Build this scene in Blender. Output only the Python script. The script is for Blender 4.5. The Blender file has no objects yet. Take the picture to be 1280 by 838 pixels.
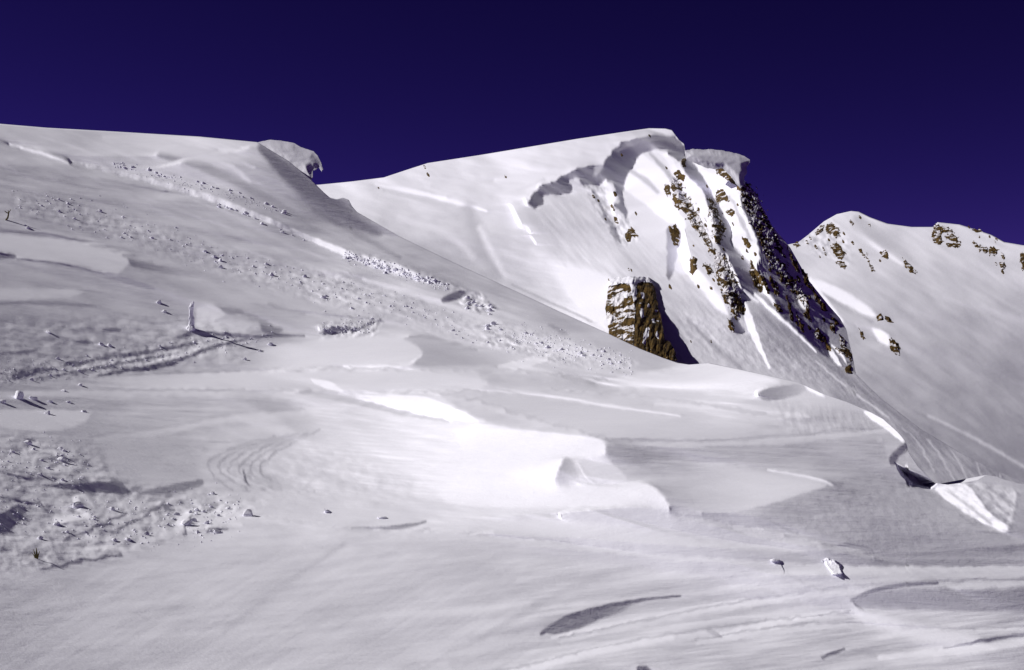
import bpy, math, random
import numpy as np
from mathutils import Vector

random.seed(7)
RNG = np.random.default_rng(11)
scene = bpy.context.scene
COL = scene.collection

# ------------------------------------------------------------------ camera
F = 1778.0                    # focal length in photograph pixels (50 mm on 36 mm film, 1280 px wide)
CX, CY = 640.0, 419.0
CAM = np.array([0.0, 0.0, 1.45])
PITCH = math.radians(1.64)
cam_data = bpy.data.cameras.new('camera')
cam_data.lens = 50.0
cam_data.sensor_width = 36.0
cam_data.clip_start = 0.1
cam_data.clip_end = 6000.0
cam = bpy.data.objects.new('camera', cam_data)
cam.location = CAM
cam.rotation_euler = (math.pi / 2 + PITCH, 0, 0)
COL.objects.link(cam)
scene.camera = cam

# ------------------------------------------------------------------ sun, sky, exposure
SUN_EL = math.radians(34.0)
SUN_AZ = math.radians(-8.0)   # turned from due left a little to the far side
S = np.array([-math.cos(SUN_EL) * math.cos(SUN_AZ), -math.cos(SUN_EL) * math.sin(SUN_AZ), math.sin(SUN_EL)])
sun_data = bpy.data.lights.new('sun', 'SUN')
sun_data.energy = 3.35
sun_data.angle = math.radians(0.53)
sun_data.color = (1.0, 0.972, 0.95)
sun = bpy.data.objects.new('sun', sun_data)
sun.rotation_euler = Vector(-S).to_track_quat('-Z', 'Y').to_euler()
COL.objects.link(sun)

world = bpy.data.worlds.new('World')
scene.world = world
world.use_nodes = True
wn = world.node_tree
wn.nodes.clear()
wo = wn.nodes.new('ShaderNodeOutputWorld')
wb = wn.nodes.new('ShaderNodeBackground')
ws = wn.nodes.new('ShaderNodeTexSky')
ws.sky_type = 'NISHITA'
ws.sun_disc = False
ws.sun_elevation = SUN_EL
ws.sun_rotation = math.atan2(S[0], S[1])
ws.altitude = 3000.0
ws.air_density = 0.55
ws.dust_density = 0.0
ws.ozone_density = 3.0
wm = wn.nodes.new('ShaderNodeMix')
wm.data_type = 'RGBA'
wm.blend_type = 'MULTIPLY'
wm.inputs[0].default_value = 1.0
wm.inputs[7].default_value = (0.165, 0.030, 0.092, 1)    # the violet cast of the old slide film's sky
wg = wn.nodes.new('ShaderNodeGamma')
wg.inputs[1].default_value = 1.9
wn.links.new(ws.outputs[0], wg.inputs[0])
wn.links.new(wg.outputs[0], wm.inputs[6])
wn.links.new(wm.outputs[2], wb.inputs[0])
wb.inputs[1].default_value = 0.05
wn.links.new(wb.outputs[0], wo.inputs[0])

scene.view_settings.view_transform = 'Standard'
scene.view_settings.look = 'None'
scene.view_settings.gamma = 1.0
scene.view_settings.exposure = 0.35
scene.view_settings.use_curve_mapping = False
scene.render.engine = 'CYCLES'
scene.cycles.max_bounces = 8
scene.cycles.diffuse_bounces = 6

# ------------------------------------------------------------------ small maths helpers
def world(u, v, d):
    """photograph pixel (u, v) at forward distance d (m) -> world points, arrays welcome"""
    x = (u - CX) / F * d
    y = (CY - v) / F * d
    cp, sp = math.cos(PITCH), math.sin(PITCH)
    return np.stack([x + CAM[0], d * cp - y * sp + CAM[1], d * sp + y * cp + CAM[2]], -1)

_perm = RNG.permutation(4096)
_grad = RNG.uniform(0, 2 * np.pi, 4096)
def _h(ix, iy):
    return _perm[(_perm[ix & 4095] + iy) & 4095]
def perlin(x, y):
    ix, iy = np.floor(x).astype(np.int64), np.floor(y).astype(np.int64)
    fx, fy = x - ix, y - iy
    def g(dx, dy):
        a = _grad[_h(ix + dx, iy + dy)]
        return np.cos(a) * (fx - dx) + np.sin(a) * (fy - dy)
    sx, sy = fx * fx * fx * (fx * (fx * 6 - 15) + 10), fy * fy * fy * (fy * (fy * 6 - 15) + 10)
    a = g(0, 0) * (1 - sx) + g(1, 0) * sx
    b = g(0, 1) * (1 - sx) + g(1, 1) * sx
    return (a * (1 - sy) + b * sy) * 1.5
def fbm(x, y, octaves=4, gain=0.5):
    r, a = 0, 1.0
    for o in range(octaves):
        r = r + a * perlin(x * 2 ** o + 17.3 * o, y * 2 ** o - 9.1 * o)
        a *= gain
    return r
def sstep(a, b, x):
    t = np.clip((x - a) / (b - a), 0, 1)
    return t * t * (3 - 2 * t)
def lin(I):
    c = np.clip(I, 0, 255) / 255.0
    return np.where(c <= 0.04045, c / 12.92, ((c + 0.055) / 1.055) ** 2.4)
def polydist(U, V, pts, closed):
    """distance to a polyline, position of the foot along it (0..1), inside mask"""
    P = np.asarray(pts, float)
    Q = np.roll(P, -1, 0) if closed else P[1:]
    A = P if closed else P[:-1]
    L = np.hypot(*(Q - A).T)
    cum = np.concatenate([[0], np.cumsum(L)])
    best = np.full(U.shape, 1e9); par = np.zeros(U.shape); ins = np.zeros(U.shape, bool)
    for i in range(len(A)):
        ax, ay = A[i]; bx, by = Q[i]
        dx, dy = bx - ax, by - ay
        t = np.clip(((U - ax) * dx + (V - ay) * dy) / max(dx * dx + dy * dy, 1e-9), 0, 1)
        dist = np.hypot(U - ax - t * dx, V - ay - t * dy)
        m = dist < best
        best[m] = dist[m]; par[m] = ((cum[i] + t * L[i]) / cum[-1])[m]
        if closed and ay != by:
            c = ((V >= min(ay, by)) & (V < max(ay, by))) & (U < ax + (V - ay) * dx / dy)
            ins ^= c
    return best, par, ins
def sdf(U, V, pts):
    d, _, ins = polydist(U, V, pts, True)
    return np.where(ins, d, -d)
def tps(ctrl):
    """thin-plate spline through (u, v, value) control points"""
    c = np.asarray(ctrl, float)
    p = c[:, :2] / 400.0
    def k(r2): return 0.5 * r2 * np.log(r2 + 1e-12)
    n = len(c)
    r2 = ((p[:, None] - p[None]) ** 2).sum(-1)
    K = np.zeros((n + 3, n + 3))
    K[:n, :n] = k(r2) + np.eye(n) * 1e-4
    K[:n, n] = 1; K[:n, n + 1:] = p
    K[n, :n] = 1; K[n + 1:, :n] = p.T
    w = np.linalg.solve(K, np.concatenate([c[:, 2], [0, 0, 0]]))
    def f(U, V):
        x, y = U / 400.0, V / 400.0
        r = w[n] + w[n + 1] * x + w[n + 2] * y
        for i in range(n):
            r = r + w[i] * k((x - p[i, 0]) ** 2 + (y - p[i, 1]) ** 2)
        return r
    return f

def chaikin(pts, closed, n=2):
    P = np.asarray(pts, float)
    for _ in range(n):
        if closed:
            Q = np.roll(P, -1, 0)
            P = np.stack([0.8 * P + 0.2 * Q, 0.2 * P + 0.8 * Q], 1).reshape(-1, 2)
        elif len(P) > 2:
            A_, B_ = P[:-1], P[1:]
            M = np.stack([0.75 * A_ + 0.25 * B_, 0.25 * A_ + 0.75 * B_], 1).reshape(-1, 2)
            P = np.concatenate([P[:1], M[1:-1], P[-1:]])
    return P

class Relief:
    """A tone plan for one snow sheet. Every tone stands for how far the snow there leans towards the sun; shape() turns
    the leaning into drifts, ribs and hollows: real relief in metres on top of the sheet's base slope."""
    def __init__(s, u0, u1, v0, v1, depth_ctrl, tone_ctrl, step=1.25):
        s.us = np.arange(u0, u1 + step, step); s.vs = np.arange(v0, v1 + step, step)
        s.step = step
        s.U, s.V = np.meshgrid(s.us, s.vs)
        s.d0 = np.exp(tps([(a, b, math.log(c)) for a, b, c in depth_ctrl])(s.U, s.V))
        s.I = np.clip(tps(tone_ctrl)(np.clip(s.U, -20, 1300), np.clip(s.V, 0, 858)), 60, 252)
    def box(s, pts, pad):
        P = np.asarray(pts, float)
        i0 = max(int((P[:, 0].min() - pad - s.us[0]) / s.step), 0); i1 = max(int((P[:, 0].max() + pad - s.us[0]) / s.step) + 2, 1)
        j0 = max(int((P[:, 1].min() - pad - s.vs[0]) / s.step), 0); j1 = max(int((P[:, 1].max() + pad - s.vs[0]) / s.step) + 2, 1)
        return slice(j0, j1), slice(i0, i1)
    def warp(s, b, amt):
        U, V = s.U[b], s.V[b]
        if amt:
            U = U + amt * fbm(U / 14, V / 9, 3); V = V + amt * 0.7 * fbm(U / 14 + 50, V / 9 + 9, 3)
        return U, V
    def poly(s, val, pts, soft=3.0, fade=None, k=1.0, rough=1.6):
        pts = chaikin(pts, True)
        b = s.box(pts, soft + 6 + rough)
        U, V = s.warp(b, rough)
        a = sstep(-soft, soft, sdf(U, V, pts)) * k
        if fade:
            (x0, y0), (x1, y1) = fade
            t = ((U - x0) * (x1 - x0) + (V - y0) * (y1 - y0)) / ((x1 - x0) ** 2 + (y1 - y0) ** 2)
            a = a * (1 - sstep(0, 1, t))
        s.I[b] = s.I[b] * (1 - a) + val * a
    def line(s, val, pts, w=2.0, soft=1.5, k=1.0, rough=1.0):
        pts = chaikin(pts, False)
        W = np.atleast_1d(np.asarray(w, float))
        b = s.box(pts, W.max() + soft + 6 + rough)
        U, V = s.warp(b, rough)
        d, par, _ = polydist(U, V, pts, False)
        wid = np.interp(par, np.linspace(0, 1, len(W)), W)
        a = (1 - sstep(np.maximum(wid - soft, 0), wid + soft, d)) * k
        s.I[b] = s.I[b] * (1 - a) + val * a
    def noise(s, amp, pts, size, ang=0.0, stretch=1.0, soft=20, octaves=3, ridged=False):
        b = s.box(pts, soft) if pts is not None else (slice(None), slice(None))
        U, V = s.U[b], s.V[b]
        a = sstep(-soft, soft, sdf(U, V, pts)) if pts is not None else 1.0
        ca, sa = math.cos(ang), math.sin(ang)
        x = (U * ca + V * sa) / (size * stretch); y = (-U * sa + V * ca) / size
        n = fbm(x, y, octaves, 0.55)
        if ridged: n = 0.5 - np.abs(n) * 1.6
        s.I[b] = s.I[b] + amp * n * a
    def round_off(s, k, su, sv):
        """soften the plan along the wind so drifts swell and sink instead of stepping"""
        H, W = s.I.shape
        P = np.pad(s.I, 64, mode='edge')
        ku = 2 * np.pi * np.fft.rfftfreq(P.shape[1], s.step)[None]; kv = 2 * np.pi * np.fft.fftfreq(P.shape[0], s.step)[:, None]
        Q = np.fft.irfft2(np.fft.rfft2(P) * np.exp(-0.5 * ((ku * su) ** 2 + (kv * sv) ** 2)), s=P.shape)[64:-64, 64:-64]
        s.I = s.I * (1 - k) + Q * k
    def shape(s, fill, gain, iters=105, kap=0.006, kapx=0.001, eps=0.02, step=0.8, mom=0.85):
        """find the relief (log distance L) whose lean towards the sun follows the tone plan, while staying near the base
        slope: preconditioned descent on (lean - plan)^2 + penalties on steepness and on walls that would overhang"""
        f4 = np.float32
        U, V = s.U, s.V
        win = (sstep(U[0, 0], U[0, 0] + 50, U) * (1 - sstep(U[0, -1] - 50, U[0, -1], U)) * (1 - sstep(V[-1, 0] - 50, V[-1, 0], V))).astype(f4)
        I = s.I + sstep(110, 160, s.I) * (11 + 0.32 * (s.I - 185))
        t = np.clip((lin(I) - fill) / gain, -0.02, 0.985).astype(f4)
        hstep = s.step / F
        x = ((U - CX) / F).astype(f4); y = ((CY - V) / F).astype(f4)
        cp, sp = math.cos(PITCH), math.sin(PITCH)
        sx, sy, sz = S[0], -S[1] * sp + S[2] * cp, S[1] * cp + S[2] * sp             # sun in camera axes (right, up, forward)
        def dx(L): return (np.roll(L, -1, 1) - np.roll(L, 1, 1)) / (2 * hstep)
        def dy(L): return -(np.roll(L, -1, 0) - np.roll(L, 1, 0)) / (2 * hstep)      # rows run downwards
        m = np.zeros_like(win); m[2:-2, 2:-2] = 1
        L0 = np.log(s.d0).astype(f4); L = L0.copy()
        Lx0, Ly0 = dx(L0) * m, dy(L0)
        Ly0 = np.where(m > 0, Ly0, 3.0)
        nrm0 = np.sqrt(1 + Lx0 ** 2 + Ly0 ** 2)
        q = np.maximum(np.abs(Ly0), 0.8)
        H, W = U.shape
        ku = 2 * np.pi * np.fft.rfftfreq(W, hstep)[None]; kv = 2 * np.pi * np.fft.fftfreq(H, hstep)[:, None]
        su, sv = np.sin(ku * hstep) / hstep, np.sin(kv * hstep) / hstep
        gx2 = float(np.mean((sx / nrm0) ** 2)); gy2 = float(np.mean(1 / q ** 2))
        pre = 1.0 / ((gx2 * 0.8 + kapx * gx2 + 1e-3) * su ** 2 + (4 * kap * gy2 + 0.12 * gx2) * sv ** 2 + eps + 2e-5 * (ku ** 2 + kv ** 2))
        pre = pre * np.exp(-0.5 * (1.1 * s.step / F) ** 2 * (ku ** 2 + kv ** 2))      # no saw-tooth between neighbouring cells
        k0 = 1.6 * gx2
        vel = np.zeros_like(L)
        for it in range(iters):
            Lx, Ly = dx(L), dy(L)
            nz = 1 + x * Lx + y * Ly
            nn = Lx * Lx + Ly * Ly + nz * nz
            inv = 1 / np.sqrt(nn)
            num = Lx * sx + Ly * sy - nz * sz
            c = num * inv
            e = (c - t) * win * m
            cx = (sx - x * sz) * inv - c * (Lx + nz * x) * inv * inv
            cy = (sy - y * sz) * inv - c * (Ly + nz * y) * inv * inv
            low = np.minimum(Ly - 0.2 * Ly0, 0) / q
            e = e * np.minimum(1, k0 / (cx * cx + cy * cy + 1e-9))
            fx = e * cx + kapx * (Lx - Lx0) / nrm0 ** 2 * m
            kp = kap * (1 + 12 * (1 - it / iters) ** 2)
            fy = e * cy + (kp * (Ly - Ly0) / q ** 2 + 0.5 * low / q) * m
            grad = -dx(fx) - dy(fy) + eps * (L - L0)
            stepv = np.fft.irfft2(np.fft.rfft2(grad) * pre, s=L.shape)
            vel = mom * vel - step * (1 - mom) * 2.0 * stepv.astype(f4)
            L = L + vel
        s.d = np.exp(L).astype(float)
        s.c, s.target, s.win = c, t, win
        s.err = float(np.abs(e)[win > .9].mean())
    def sample(s, arr, u, v):
        x = np.clip((np.asarray(u, float) - s.us[0]) / s.step, 64 / s.step, len(s.us) - 1 - 64 / s.step)
        y = np.clip((np.asarray(v, float) - s.vs[0]) / s.step, 4, len(s.vs) - 1 - 60 / s.step)
        i, j = x.astype(int), y.astype(int); fx, fy = x - i, y - j
        return (arr[j, i] * (1 - fx) + arr[j, i + 1] * fx) * (1 - fy) + (arr[j + 1, i] * (1 - fx) + arr[j + 1, i + 1] * fx) * fy
    def depth(s, u, v):
        """distance of the snow; beyond the worked area the slope simply goes on with its mean cross-fall"""
        if not hasattr(s, 'gl'):
            a, b = int(64 / s.step), int(150 / s.step); h = int(-60 / s.step)
            Ld = np.log(s.d[8:h])
            s.gl = float(np.mean(Ld[:, b] - Ld[:, a]) / ((b - a) * s.step)); s.gr = float(np.mean(Ld[:, -a] - Ld[:, -b]) / ((b - a) * s.step))
        u = np.asarray(u, float)
        l = np.minimum(u - (s.us[0] + 64), 0); r = np.maximum(u - (s.us[-1] - 64), 0)
        return s.sample(s.d, u, v) * np.exp(np.clip(s.gl * l + s.gr * r, -0.35, 0.35))

# ------------------------------------------------------------------ mesh helpers
def mesh_from(name, verts, faces, mat, smooth=True, parent=None):
    me = bpy.data.meshes.new(name)
    verts = np.asarray(verts, np.float32).reshape(-1, 3)
    if isinstance(faces, np.ndarray):
        n, k = faces.shape
        me.vertices.add(len(verts)); me.vertices.foreach_set('co', verts.ravel())
        me.loops.add(n * k); me.loops.foreach_set('vertex_index', faces.astype(np.int32).ravel())
        me.polygons.add(n)
        me.polygons.foreach_set('loop_start', np.arange(0, n * k, k, dtype=np.int32))
        me.polygons.foreach_set('loop_total', np.full(n, k, np.int32))
        me.update(calc_edges=True)
    else:
        me.from_pydata([tuple(map(float, v)) for v in verts], [], faces); me.update()
    me.polygons.foreach_set('use_smooth', np.full(len(me.polygons), smooth))
    me.validate()
    if mat: me.materials.append(mat)
    o = bpy.data.objects.new(name, me)
    COL.objects.link(o)
    if parent: o.parent = parent
    return o
def tag(o, label, cat=None, group=None, kind=None):
    o['label'] = label
    if cat: o['category'] = cat
    if group: o['group'] = group
    if kind: o['kind'] = kind
    return o
def grid_faces(nr, nc):
    i = np.arange(nr - 1)[:, None] * nc + np.arange(nc - 1)[None]
    return np.stack([i, i + nc, i + nc + 1, i + 1], -1).reshape(-1, 4)
def sheet(name, R, top, vbot, us, nrows, mat, back, drop, apron=None):
    """column grid from the skyline `top` down to vbot(u); behind the crest the snow rolls over and falls away
    into the hollow before the slope behind; apron continues it towards the viewer"""
    tu, tv = np.array(top, float).T
    vt = np.interp(us, tu, tv)
    vb = vbot(us)
    t = np.linspace(0, 1, nrows)[:, None]
    Vg = vt[None] + t * (vb - vt)[None]
    Ug = np.broadcast_to(us[None], Vg.shape)
    X = world(Ug, Vg, R.depth(Ug, Vg))
    rows = []
    for f, z in ((1.0, 1.0), (0.8, 0.74), (0.55, 0.42), (0.25, 0.13), (0.08, 0.025)):
        B_ = X[0].copy(); B_[:, 1] += back * f; B_[:, 2] -= drop * z
        rows.append(B_)
    parts = [np.array(rows), X]
    if apron:
        for k in (0.25, 0.6, 1.0):
            B_ = X[-1].copy(); B_[:, 1] -= apron * k; B_[:, 2] -= 0.16 * apron * k
            parts.append(B_[None])
    X = np.concatenate(parts, 0)
    return mesh_from(name, X, grid_faces(*X.shape[:2]), mat)

# ------------------------------------------------------------------ materials
def nt(name):
    m = bpy.data.materials.new(name); m.use_nodes = True
    t = m.node_tree
    return m, t, t.nodes['Principled BSDF']
def snow_material(name, grain, strength, dist, ripple=0.0):
    m, t, b = nt(name)
    N, L = t.nodes.new, t.links.new
    tc = N('ShaderNodeTexCoord')
    n1 = N('ShaderNodeTexNoise'); n1.inputs['Scale'].default_value = grain; n1.inputs['Detail'].default_value = 6
    n1.inputs['Roughness'].default_value = 0.62
    n2 = N('ShaderNodeTexNoise'); n2.inputs['Scale'].default_value = grain * 0.045; n2.inputs['Detail'].default_value = 4
    for n in (n1, n2): L(tc.outputs['Object'], n.inputs['Vector'])
    bp = N('ShaderNodeBump'); bp.inputs['Strength'].default_value = strength; bp.inputs['Distance'].default_value = dist
    L(n1.outputs[0], bp.inputs['Height'])
    cr = N('ShaderNodeValToRGB')
    cr.color_ramp.elements[0].position = 0.3; cr.color_ramp.elements[0].color = (0.855, 0.85, 0.93, 1)
    cr.color_ramp.elements[1].position = 0.7; cr.color_ramp.elements[1].color = (0.895, 0.89, 0.968, 1)
    L(n2.outputs[0], cr.inputs[0]); L(cr.outputs[0], b.inputs['Base Color'])
    if ripple:
        mp = N('ShaderNodeMapping'); mp.inputs['Scale'].default_value = (0.55, 3.0, 6.0); mp.inputs['Rotation'].default_value = (0, 0, 0.25)
        n3 = N('ShaderNodeTexNoise'); n3.inputs['Scale'].default_value = 2.2; n3.inputs['Detail'].default_value = 5; n3.inputs['Roughness'].default_value = 0.6
        n3.inputs['Distortion'].default_value = 0.4
        L(tc.outputs['Object'], mp.inputs[0]); L(mp.outputs[0], n3.inputs['Vector'])
        b2 = N('ShaderNodeBump'); b2.inputs['Strength'].default_value = ripple; b2.inputs['Distance'].default_value = 0.05
        L(n3.outputs[0], b2.inputs['Height']); L(b2.outputs[0], bp.inputs['Normal'])
    L(bp.outputs[0], b.inputs['Normal'])
    b.inputs['Roughness'].default_value = 0.62
    b.inputs['Specular IOR Level'].default_value = 0.15
    return m
SNOW_NEAR = snow_material('snow_near', 34.0, 0.22, 0.010, ripple=0.2)
SNOW_MID = snow_material('snow_mid', 2.6, 0.22, 0.14)
SNOW_FAR = snow_material('snow_far', 0.4, 0.12, 0.7)
SNOW_CORNICE = snow_material('snow_cornice', 7.0, 0.2, 0.02)
SNOW_CLOD = snow_material('snow_clod', 30.0, 0.4, 0.02)
def rock_material(name, scale, snowy, dark=1.0, ledge=0.16):
    m, t, b = nt(name)
    N, L = t.nodes.new, t.links.new
    tc = N('ShaderNodeTexCoord')
    mp = N('ShaderNodeMapping'); mp.inputs['Scale'].default_value = (1, 1, 0.45)
    L(tc.outputs['Object'], mp.inputs[0])
    n1 = N('ShaderNodeTexNoise'); n1.inputs['Scale'].default_value = scale; n1.inputs['Detail'].default_value = 8; n1.inputs['Roughness'].default_value = 0.7
    L(mp.outputs[0], n1.inputs['Vector'])
    cr = N('ShaderNodeValToRGB')
    e = cr.color_ramp.elements
    e[0].position = 0.32; e[0].color = (0.022 * dark, 0.012 * dark, 0.004 * dark, 1)
    e[1].position = 0.68; e[1].color = (0.19 * dark, 0.115 * dark, 0.026 * dark, 1)
    mid = e.new(0.5); mid.color = (0.08 * dark, 0.047 * dark, 0.011 * dark, 1)
    L(n1.outputs[0], cr.inputs[0])
    # wind-plastered snow in patches of its own and on ledges
    n2 = N('ShaderNodeTexNoise'); n2.inputs['Scale'].default_value = scale * 0.8; n2.inputs['Detail'].default_value = 5; n2.inputs['Roughness'].default_value = 0.6
    L(tc.outputs['Object'], n2.inputs['Vector'])
    geo = N('ShaderNodeNewGeometry'); sx = N('ShaderNodeSeparateXYZ')
    L(geo.outputs['True Normal'], sx.inputs[0])
    ma = N('ShaderNodeMath'); ma.operation = 'MULTIPLY_ADD'; ma.inputs[1].default_value = ledge
    L(sx.outputs[2], ma.inputs[0]); L(n2.outputs[0], ma.inputs[2])
    st = N('ShaderNodeMapRange'); st.inputs[1].default_value = snowy; st.inputs[2].default_value = snowy + 0.035
    L(ma.outputs[0], st.inputs[0])
    mx = N('ShaderNodeMix'); mx.data_type = 'RGBA'
    L(st.outputs[0], mx.inputs[0]); L(cr.outputs[0], mx.inputs[6]); mx.inputs[7].default_value = (0.82, 0.8, 0.85, 1)
    L(mx.outputs[2], b.inputs['Base Color'])
    bp = N('ShaderNodeBump'); bp.inputs['Strength'].default_value = 0.6; bp.inputs['Distance'].default_value = 0.5 / scale
    L(n1.outputs[0], bp.inputs['Height']); L(bp.outputs[0], b.inputs['Normal'])
    b.inputs['Roughness'].default_value = 0.85
    b.inputs['Specular IOR Level'].default_value = 0.2
    return m
ROCK = rock_material('brown_rock', 1.1, 0.70)
ROCK_RIB = rock_material('rib_rock', 0.7, 0.60)
ROCK_FAR = rock_material('far_brown_rock', 0.35, 0.68)
ROCK_TOWER = rock_material('tower_rock', 0.9, 0.80)

# tone -> lean calibration: shade level and full-sun level of snow in this light
FILL, GAIN = 0.12, 1.06

# ================================================================== FOREGROUND SNOW AND LEFT SLOPE
A_TOP = [(-400, 150), (-200, 148), (-60, 151), (0, 155), (60, 160), (150, 165), (250, 171), (322, 178), (340, 189), (360, 201), (388, 224), (396, 232),
         (404, 240), (412, 247), (420, 249), (428, 247), (436, 250), (440, 258), (446, 265), (500, 296), (560, 325), (640, 362), (700, 390), (760, 417), (800, 436),
         (830, 448), (848, 454), (862, 456), (887, 454), (930, 463), (975, 473), (1000, 479), (1025, 491), (1060, 503), (1086, 514),
         (1104, 524), (1122, 540), (1132, 551), (1136, 566), (1148, 584), (1168, 604), (1185, 606), (1208, 603), (1222, 600), (1232, 594), (1246, 596), (1256, 600), (1280, 606), (1340, 622), (1520, 670)]
A_DEPTH = [(-240, 160, 48), (0, 158, 48), (200, 168, 47), (320, 178, 45.5), (0, 250, 36), (-240, 260, 35.5), (150, 250, 36), (300, 250, 37), (400, 238, 39.5),
           (0, 330, 28.5), (-240, 340, 28), (150, 330, 28.7), (300, 330, 29.5), (440, 300, 33), (560, 326, 31), (0, 400, 23.5), (-240, 400, 23.5), (150, 400, 23.5), (300, 400, 23.8), (450, 390, 25.5), (560, 395, 26), (640, 364, 28.5),
           (700, 392, 26.8), (760, 420, 24.8), (830, 450, 22.4), (0, 465, 20), (-240, 465, 20), (300, 460, 20.2), (500, 462, 20.4), (700, 462, 20.8), (885, 457, 20.6),
           (975, 475, 19.6), (1086, 516, 17.8), (1132, 553, 16.5), (1165, 606, 15.0), (1232, 600, 15.1), (1280, 608, 14.9), (1520, 680, 13),
           (0, 540, 17), (-240, 540, 17), (300, 540, 17), (600, 540, 17.1), (850, 540, 17.1), (1050, 560, 16.4), (0, 620, 14.6), (300, 620, 14.6), (600, 620, 14.65), (900, 620, 14.7), (1100, 640, 14.1),
           (0, 700, 12.6), (-240, 700, 12.6), (640, 700, 12.6), (1280, 700, 12.6), (1520, 760, 11.3), (0, 780, 11), (640, 780, 11), (1280, 780, 11), (-240, 838, 10), (0, 838, 10), (640, 838, 10), (1280, 838, 10), (1520, 838, 10),
           (640, 1000, 7.9), (-240, 1000, 7.9), (1520, 1000, 7.9)]
A_TONE = [(0, 165, 172), (0, 220, 158), (0, 300, 160), (0, 400, 152), (0, 460, 150), (0, 560, 158), (0, 640, 158), (0, 720, 170), (0, 838, 168),
          (150, 170, 185), (150, 220, 165), (150, 300, 166), (150, 400, 162), (150, 520, 172), (150, 620, 166), (150, 720, 180), (150, 830, 180),
          (280, 177, 200), (300, 230, 170), (300, 300, 171), (300, 360, 175), (300, 420, 172), (300, 520, 186), (300, 600, 192), (300, 700, 188), (300, 830, 187),
          (400, 265, 152), (450, 300, 170), (400, 330, 183), (450, 390, 190), (450, 520, 208), (450, 580, 212), (450, 700, 191), (450, 830, 190),
          (560, 345, 174), (600, 390, 190), (600, 430, 202), (600, 480, 206), (600, 550, 225), (600, 620, 225), (600, 690, 188), (600, 800, 192),
          (700, 400, 180), (750, 435, 190), (830, 451, 186), (700, 480, 208), (800, 500, 200), (800, 560, 182), (800, 600, 190), (800, 720, 186), (800, 820, 190),
          (900, 470, 226), (900, 520, 204), (950, 560, 184), (950, 600, 195), (950, 650, 180), (950, 720, 186), (950, 820, 188),
          (1050, 500, 192), (1050, 560, 174), (1050, 600, 168), (1050, 650, 172), (1100, 640, 171), (1100, 700, 165), (1100, 760, 186),
          (1200, 650, 168), (1200, 700, 158), (1200, 760, 182), (1280, 830, 172), (1280, 760, 172), (1100, 830, 184)]
A = Relief(-420, 1640, 120, 960, A_DEPTH, A_TONE)
# wind grain, streaming down the left slope and across the foreground
A.noise(9, [(-420, 130), (420, 200), (860, 455), (600, 460), (0, 465), (-420, 470)], 9, 0.27, 9.0, 25)
A.noise(7, [(-180, 460), (900, 455), (1140, 560), (1000, 690), (-180, 690)], 6, 0.10, 10.0, 25)
A.noise(6, [(-180, 680), (1460, 680), (1460, 960), (-180, 960)], 8, -0.14, 22.0, 25)
A.noise(4, [(-180, 690), (660, 690), (660, 960), (-180, 960)], 8, -0.55, 22.0, 40, 2)
A.noise(5, None, 40, 0.1, 3.0)
A.noise(9, [(-180, 470), (900, 458), (1140, 560), (1000, 690), (-180, 690)], 3.2, 0.07, 16.0, 25, 3)
A.noise(12, [(640, 690), (1460, 690), (1460, 960), (640, 960)], 4.0, -0.13, 16.0, 40, 3)
A.noise(4, [(-180, 700), (700, 700), (700, 960), (-180, 960)], 4.0, -0.55, 26.0, 40, 2)
A.noise(14, [(-180, 130), (420, 200), (700, 400), (400, 380), (0, 300), (-180, 300)], 3.5, 0.3, 16.0, 25, 3)
A.noise(10, [(640, 700), (1460, 690), (1460, 960), (640, 960)], 16, -0.15, 6.0, 40, 2)
# --- upper left slope
A.line(194, [(130, 172), (230, 187), (290, 207), (312, 228)], [2, 5, 5, 1], 3)
A.line(150, [(200, 194), (270, 214), (330, 244), (380, 275)], [2, 5, 4, 2], 4)
A.line(190, [(225, 181), (290, 196), (318, 210)], [1, 2, 1], 2)
A.poly(218, [(268, 188), (300, 186), (313, 183), (308, 188), (285, 190)], 2)
A.poly(118, [(320, 180), (345, 192), (388, 225), (440, 266), (480, 292), (470, 296), (420, 275), (385, 254), (350, 220)], 6, k=.9)
A.line(120, [(326, 184), (350, 207), (385, 245)], [3, 6, 3], 4)
A.line(120, [(392, 262), (440, 290), (500, 322)], [2, 3, 1], 3, k=.6)
A.line(244, [(12, 181), (60, 194), (85, 203)], [1.2, 2, 1], 1.2)
A.line(244, [(90, 203), (130, 212), (200, 229), (270, 250), (330, 273), (380, 295), (440, 320)], [1.4, 2.4, 3, 3.6, 3, 2.6, 4], 1.3, rough=1.2)
A.line(140, [(95, 207), (200, 234), (270, 256), (330, 279), (380, 300)], [1, 1.5, 1.5, 1], 1.2, k=.7)
A.poly(222, [(420, 314), (450, 318), (500, 332), (548, 352), (520, 350), (470, 336)], 4, rough=3)
A.noise(36, [(425, 312), (450, 316), (500, 330), (560, 352), (600, 372), (560, 362), (470, 336)], 4.5, 0.3, 1.6, 5)
A.noise(20, [(10, 245), (60, 246), (140, 266), (220, 288), (300, 318), (430, 345), (470, 375), (420, 385), (300, 350), (180, 312), (90, 282), (20, 270)], 5.0, 0.2, 1.7, 9)
A.noise(16, [(330, 322), (500, 360), (640, 405), (800, 452), (770, 462), (640, 440), (520, 410), (400, 380)], 5.0, 0.25, 2.0, 12)
A.noise(30, [(620, 405), (700, 420), (800, 452), (790, 462), (700, 455), (600, 430)], 4.6, 0.45, 1.5, 6)
A.poly(214, [(640, 408), (720, 428), (800, 455), (760, 462), (650, 432)], 8, k=.7)
A.line(205, [(455, 350), (510, 364), (560, 382), (620, 402)], [2, 4, 4, 2], 3)
A.poly(112, [(551, 374), (565, 366), (580, 362), (584, 366), (576, 373), (555, 379)], 1.6)
A.noise(70, [(572, 372), (600, 366), (624, 386), (600, 392), (578, 384)], 5, 0.6, 1.8, 3)
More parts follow.
